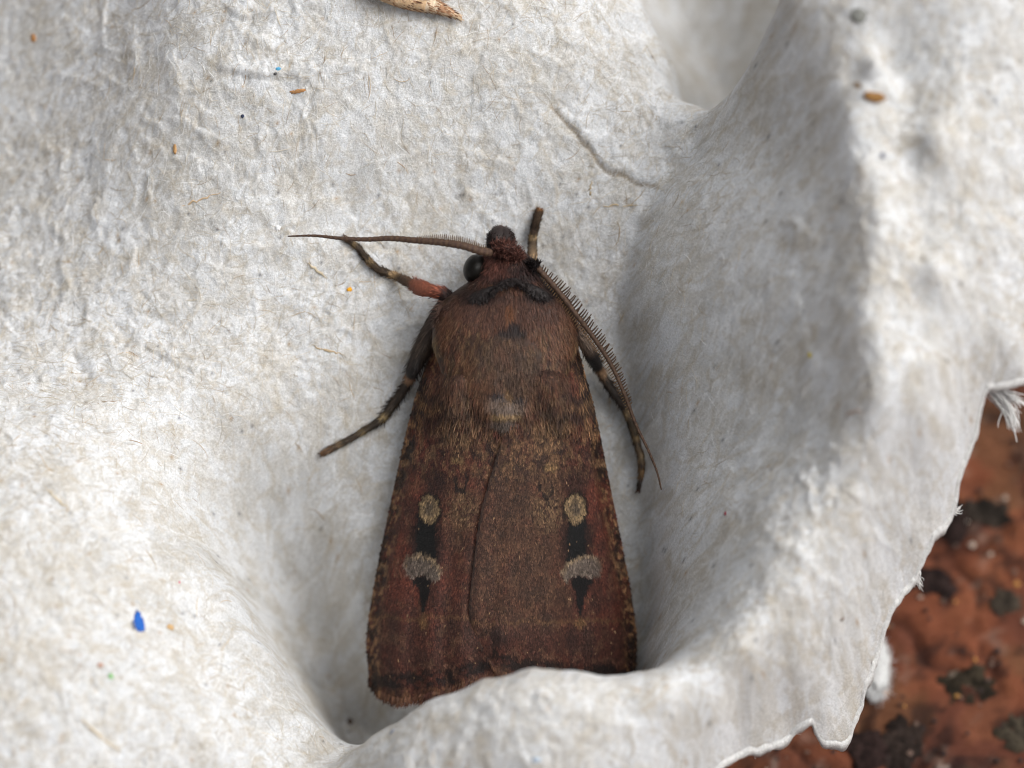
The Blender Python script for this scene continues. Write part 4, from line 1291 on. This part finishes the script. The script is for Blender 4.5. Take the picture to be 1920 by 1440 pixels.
    sf, tf = np.r_[r.uniform(0, 1, 900), r.uniform(0.93, 1.0, 600)], np.r_[r.uniform(0.985, 1.0, 900), r.uniform(0.05, 1, 600)]
    px, py, d = at(sf, tf)
    p = W(px, py, d)
    out = np.where((np.arange(q) < 900)[:, None], -UP + RIGHT * side * 0.25, RIGHT * side * 0.5 - UP * 0.9)
    out = out + r.normal(0, 0.16, (q, 3))
    out /= np.linalg.norm(out, axis=1)[:, None]
    col = wing_col(px, py, side) * r.uniform(0.6, 1.7, (q, 1))
    fr = strands(p, out, np.tile(TOW, (q, 1)), np.where(np.arange(q) < 900, r.uniform(0.02, 0.045, q), r.uniform(0.008, 0.018, q)), r.uniform(0.002, 0.004, q), r.normal(0, 0.05, q), col)
    V_, F_, C_ = merge([(V_, F_, C_), fr])
    mpart('wing_scales', V_, F_, C_, M_WING, wing, 'stuff')
    return wing
forewing(-1, INN_L, COS_L, MAR_L, 301, 'forewing lying underneath, rusty with round and kidney-shaped pale spots')
forewing(1, INN_R, COS_R, MAR_R, 302, 'forewing overlapping the other along the middle of the back')

# ---- antennae
def antenna(pts, r_base, r_tip, label):
    c = catmull(pts, 90)
    P = W(c[:, 0], c[:, 1], c[:, 2])
    t = np.linspace(0, 1, 90)
    rr = (r_base * (1 - t) ** 0.8 + r_tip) * S * (1 + 0.10 * np.sin(t * 330))
    col = mix(np.tile(lin(62, 43, 35, K), (90, 1)), np.tile(lin(84, 64, 48, K), (90, 1)), 0.5 + 0.5 * np.sin(t * 330))
    V_, F_, C_ = tube(P, rr, 9, col)
    return mpart('antenna', V_, F_, C_, M_LEG, None, None, label), c, P, rr
antR, cR, PR, rR = antenna([(1004,498,0.43),(1040,538,0.44),(1082,592,0.43),(1118,640,0.40),(1148,688,0.37),(1172,742,0.34),(1192,795,0.32),(1218,850,0.32),(1232,885,0.31),(1240,918,0.30)], 4.4, 1.4, 'comb-toothed antenna swept back along the body')
antL, cL, PL, rL = antenna([(918,474,0.47),(898,470,0.50),(872,462,0.52),(830,455,0.50),(780,451,0.46),(730,447,0.42),(690,449,0.40),(640,447,0.38),(590,442,0.36),(540,443,0.34)], 7.0, 1.2, 'thin antenna stretched out sideways over the front leg')
def tooth_mesh():
    n = 5
    t = np.linspace(0, 1, n)
    P = np.stack([t, 0.10 * t * t, 0 * t], 1)
    rr = 0.11 * (1 - 0.55 * t)
    a = np.linspace(0, 2 * np.pi, 5, endpoint=False)
    V_ = (P[:, None] + rr[:, None, None] * np.stack([0 * a, np.cos(a), np.sin(a)], 1)[None]).reshape(-1, 3)
    Fq = grid_faces(n, 5, True)
    cc = np.repeat(mix(np.tile(lin(52, 38, 31, K), (n, 1)), np.tile(lin(82, 61, 43, K), (n, 1)), t), 5, 0)
    return make_mesh('comb_tooth', V_, Fq, cc)
TM = tooth_mesh()
TM.materials.append(M_LEG)
from mathutils import Matrix
def frame_at(c, P, u):
    i = np.clip(u * 89, 0, 88.999)
    k = int(i)
    f = i - k
    p = P[k] * (1 - f) + P[k + 1] * f
    t = P[k + 1] - P[k]
    t /= np.linalg.norm(t)
    b = np.cross(TOW, t)
    b /= np.linalg.norm(b)
    return p, t, b
rt = np.random.default_rng(51)
for k in range(56):                                            # long teeth of the outer row
    u = 0.03 + 0.62 * k / 55
    p, t, b = frame_at(cR, PR, u)
    L = np.interp(u, [0.03, 0.12, 0.25, 0.42, 0.65], [9, 16, 20, 15, 5]) * S * rt.uniform(0.82, 1.1)
    d = b * 0.93 + (-t) * 0.12 + TOW * 0.12 + rt.normal(0, 0.08, 3)
    d /= np.linalg.norm(d)
    s2 = np.cross(TOW, d)
    s2 /= np.linalg.norm(s2)
    n2 = np.cross(d, s2)
    o = bpy.data.objects.new('comb_tooth', TM)
    COL.objects.link(o)
    o.parent = antR
    m4 = Matrix.Identity(4)
    wth = 0.062
    for a in range(3):
        m4[a][0], m4[a][1], m4[a][2] = d[a] * (L + 0.012), s2[a] * wth, n2[a] * wth
        m4[a][3] = p[a] - MO[a]
    o.matrix_basis = m4
def fringe(c, P, u0, u1, n, length, sgn, parent, wd_=2.0):
    r = np.random.default_rng(61)
    pths, cols = [], []
    for k in range(n):
        u = u0 + (u1 - u0) * k / (n - 1)
        p, t, b = frame_at(c, P, u)
        L = length * S * math.sin(math.pi * (0.2 + 0.75 * k / n)) * r.uniform(0.9, 1.1) + 0.017
        d = sgn * b * 0.95 + t * 0.2 + TOW * 0.15
        pths.append(p + d[None] * L * np.linspace(0, 1, 5)[:, None])
    V_, F_, C_ = fibre_tubes(np.array(pths), np.full(n, wd_ * S), np.tile(lin(96, 74, 50, K), (n, 1)))
    mpart('comb_fringe', V_, F_, C_, M_LEG, parent, 'stuff')
fringe(cR, PR, 0.05, 0.70, 60, 9, -1, antR, 1.1)
fringe(cL, PL, 0.02, 0.36, 36, 12, -1, antL, 1.5)

# ---- legs
def leg(pts, bands, label, seed, fur=0, spines=(), tip_from=None):
    """pts rows: px, py, gap above the surface (cm) or None for given depth, radius px; bands: colour stops along 0..1"""
    pts = np.array(pts, float)
    n = 110
    c = catmull(pts, n)
    P = W(c[:, 0], c[:, 1], c[:, 2])
    t = np.linspace(0, 1, n)
    rr = c[:, 3] * S * 0.9
    st = np.array([b[0] for b in bands])
    cs_ = np.array([lin(*b[1], K * (0.75 if sum(b[1]) < 200 else 1.1)) for b in bands])
    col = np.stack([np.interp(t, st, cs_[:, k]) for k in range(3)], 1)
    cut = n if tip_from is None else int(n * tip_from)
    V_, F_, C_ = tube(P[:cut + 1], rr[:cut + 1], 12, col[:cut + 1])
    root = mpart('leg', V_, F_, C_, M_LEG, None, None, label)
    if tip_from is not None:
        V_, F_, C_ = tube(P[cut - 1:], rr[cut - 1:] * 1.02, 12, col[cut - 1:])
        # claw pair at the end
        e = P[-1]
        tdir = P[-1] - P[-3]
        tdir /= np.linalg.norm(tdir)
        bb = np.cross(TOW, tdir)
        cl_ = []
        for sg in (-1, 1):
            cl_.append(tube(np.stack([e, e + tdir * 0.015 + bb * sg * 0.010, e + tdir * 0.024 + bb * sg * 0.016 - TOW * 0.012]), np.array([0.006, 0.005, 0.001]), 6, np.tile(lin(70, 44, 30, K), (3, 1))))
        V_, F_, C_ = merge([(V_, F_, C_)] + cl_)
        mpart('tarsus', V_, F_, C_, M_LEG, root)
    r = np.random.default_rng(seed)
    # lying scales all over, plus longer hair on the thick upper part
    m = 1500
    k = r.integers(2, n - 2, m)
    tt = np.gradient(P, axis=0)[k]
    tt /= np.linalg.norm(tt, axis=1)[:, None]
    a = r.uniform(-0.3, np.pi + 0.3, m)
    b = np.cross(tt, TOW)
    b /= np.linalg.norm(b, axis=1)[:, None]
    nr = np.cos(a)[:, None] * b + np.sin(a)[:, None] * TOW
    rt_ = P[k] + nr * (rr[k] * 0.96)[:, None]
    long_ = np.interp(t[k], [0, 1], [1, 0]) * fur
    dv = tt + nr * r.uniform(0.12, 0.35, m)[:, None] + r.normal(0, 0.1, (m, 3))
    dv /= np.linalg.norm(dv, axis=1)[:, None]
    cc = col[k] * (0.4 + 2.2 * r.beta(1.5, 2.5, m))[:, None]
    sc_ = strands(rt_, dv, nr, r.uniform(0.018, 0.035, m) + 0.05 * long_ * r.random(m), r.uniform(0.002, 0.004, m), r.normal(0, 0.1, m), np.clip(cc, 0.003, 1))
    bits = [sc_]
    for (u0, u1, num, ln, sgn) in spines:
        for q in range(num):
            u = r.uniform(u0, u1)
            i = int(u * (n - 2)) + 1
            tq = P[i] - P[i - 1]
            tq /= np.linalg.norm(tq)
            bq = np.cross(tq, TOW)
            s_ = sgn if sgn else r.choice([-1, 1])
            dq = tq * 0.8 + bq * s_ * 0.75 + TOW * r.normal(0.1, 0.2)
            dq /= np.linalg.norm(dq)
            bits.append(strands((P[i] + bq * s_ * rr[i] * 0.7)[None], dq[None], TOW[None], np.array([ln * S * r.uniform(0.7, 1.2)]), np.array([0.0042]), np.array([0.0]), lin(52, 38, 30, K)[None]))
    V_, F_, C_ = merge(bits)
    mpart('leg_scales', V_, F_, C_, M_FUR, root, 'stuff')
    return root
sd = lambda x, y: float(surf_d(x, y)[0])
leg([(846,566,0.30,14),(830,550,0.31,14),(816,547,0.29,12),(790,540,0.22,16),(768,530,max(0.14, sd(768,530)+0.06),10),(740,517,sd(740,517)+0.04,7),(712,507,sd(712,507)+0.03,7.5),(684,481,sd(684,481)+0.022,6.5),(668,462,sd(668,462)+0.018,5.5),(647,447,sd(647,447)+0.03,4.5)],
    [(0,(40,32,30)),(0.07,(46,32,30)),(0.10,(120,66,48)),(0.32,(112,64,46)),(0.36,(86,62,44)),(0.44,(70,54,40)),(0.50,(120,98,70)),(0.55,(62,50,38)),(0.66,(66,52,40)),(0.70,(118,98,70)),(0.74,(60,48,36)),(0.86,(62,50,38)),(0.89,(104,86,60)),(0.92,(60,46,36)),(1,(80,60,40))],
    'front leg with rusty shin reaching out under the long antenna', 71, 0.3, [(0.12, 0.34, 12, 14, 0), (0.34, 0.6, 8, 11, 0)], 0.42)
leg([(834,568,0.22,15),(820,598,0.20,18),(803,632,0.17,20),(787,665,0.14,18),(774,696,0.11,14),(766,716,sd(766,716)+0.09,9),(742,752,sd(742,752)+0.04,9.5),(716,786,sd(716,786)+0.03,8),(690,803,sd(690,803)+0.022,6.5),(655,824,sd(655,824)+0.02,6),(625,840,sd(625,840)+0.018,6),(604,851,sd(604,851)+0.025,6)],
    [(0,(66,52,46)),(0.26,(72,60,50)),(0.33,(40,33,30)),(0.385,(34,28,26)),(0.40,(120,88,64)),(0.425,(110,82,60)),(0.44,(56,44,36)),(0.60,(58,48,38)),(0.635,(122,104,72)),(0.655,(56,46,36)),(0.74,(60,50,38)),(0.76,(116,98,70)),(0.785,(58,47,37)),(0.87,(66,55,42)),(0.89,(100,82,60)),(0.91,(64,52,40)),(1,(92,66,44))],
    'hairy middle leg stretched down beside the forewing, clear of the antennae', 72, 0.9, [(0.42, 0.66, 18, 15, 0), (0.1, 0.38, 14, 16, -1)], 0.64)
leg([(990,505,0.26,8),(997,485,0.22,8),(998,462,sd(998,462)+0.10,8),(1000,440,sd(1000,440)+0.06,7.5),(1005,418,sd(1005,418)+0.045,7.5),(1011,396,sd(1011,396)+0.03,7)],
    [(0,(60,48,38)),(0.2,(118,96,70)),(0.32,(90,74,56)),(0.42,(76,62,48)),(0.5,(118,98,70)),(0.56,(64,50,40)),(0.8,(66,52,40)),(0.93,(72,56,42)),(1,(120,82,48))],
    'short front foot sticking up beside the head', 73, 0.1, [(0.3, 0.9, 6, 9, 0)], 0.5)
leg([(1070,606,0.26,13),(1090,632,0.22,14),(1106,660,0.18,14),(1122,690,sd(1122,690)+0.14,11),(1130,704,sd(1130,704)+0.11,8.5),(1150,736,sd(1150,736)+0.08,9),(1170,762,sd(1170,762)+0.06,8.5),(1182,790,sd(1182,790)+0.05,8),(1194,830,sd(1194,830)+0.04,7),(1202,864,sd(1202,864)+0.035,6.5),(1202,892,sd(1202,892)+0.03,5),(1197,918,sd(1197,918)+0.022,2.6)],
    [(0,(64,50,44)),(0.15,(96,80,68)),(0.20,(34,28,27)),(0.27,(32,27,26)),(0.29,(112,86,64)),(0.325,(108,84,62)),(0.345,(54,44,36)),(0.49,(46,38,33)),(0.535,(52,42,35)),(0.56,(124,104,76)),(0.585,(66,55,44)),(0.68,(72,60,46)),(0.70,(116,96,68)),(0.72,(60,48,38)),(0.83,(92,76,56)),(0.85,(54,42,34)),(0.91,(110,84,54)),(0.925,(52,40,32)),(1,(50,38,32))],
    'middle leg lying half under the comb-toothed antenna', 74, 0.7, [(0.31, 0.56, 18, 14, 0), (0.35, 0.5, 8, 22, -1)], 0.56)

# ------------------------------------------------------------------ pointed husk at the top of the frame
def husk():
    pts = [(690,-40),(730,-16),(770,0),(810,10),(840,22),(864,34)]
    d0 = [sd(x, max(y, 2)) for x, y in pts]
    pts = [(x, y, dd + g, r_) for (x, y), dd, g, r_ in zip(pts, d0, (0.10, 0.09, 0.07, 0.06, 0.05, 0.04), (24, 22, 19, 15, 9, 3.5))]
    c = catmull(pts, 70)
    P = W(c[:, 0], c[:, 1], c[:, 2])
    t = np.linspace(0, 1, 70)
    root = bpy.data.objects.new('dry_husk', None)
    COL.objects.link(root)
    root.location = P[20]
    root['label'] = 'tan pointed sliver poking in over the upper carton wall at the picture edge'
    root['category'] = 'husk'
    def seg(a, b, name, colr_, k, seed):
        col = np.tile(lin(*colr_), (b - a, 1)) * (0.7 + 0.6 * fbm(t[a:b] * 60, t[a:b] * 0, seed, 2))[:, None]
        V_, F_, C_ = tube(P[a:b], c[a:b, 3] * S * k, 14, col)
        link(name, make_mesh(name, V_ - P[20], F_, C_), M_HUSK, root)
    seg(0, 44, 'shell', (186, 156, 122), 1.0, 1)
    seg(40, 56, 'bract', (205, 184, 158), 0.98, 2)
    seg(52, 70, 'tip', (168, 130, 100), 1.0, 3)
    r = np.random.default_rng(5)
    m = 500
    k = r.integers(0, 69, m)
    tt = np.gradient(P, axis=0)[k]
    tt /= np.linalg.norm(tt, axis=1)[:, None]
    a = r.uniform(-0.5, 3.6, m)
    b = np.cross(tt, TOW)
    b /= np.linalg.norm(b, axis=1)[:, None]
    nr = np.cos(a)[:, None] * b + np.sin(a)[:, None] * TOW
    dv = tt + nr * 0.2
    cols = np.array([lin(200, 176, 146), lin(150, 110, 80), lin(96, 66, 50)])[r.choice(3, m, p=[.5, .35, .15])]
    V_, F_, C_ = strands(P[k] + nr * (c[k, 3] * S)[:, None] * 0.97, dv, nr, r.uniform(0.015, 0.035, m), r.uniform(0.003, 0.006, m), r.normal(0, 0.05, m), cols)
    link('flakes', make_mesh('flakes', V_ - P[20], F_, C_), M_HUSK, root, 'stuff')
husk()
bpy.context.view_layer.update()
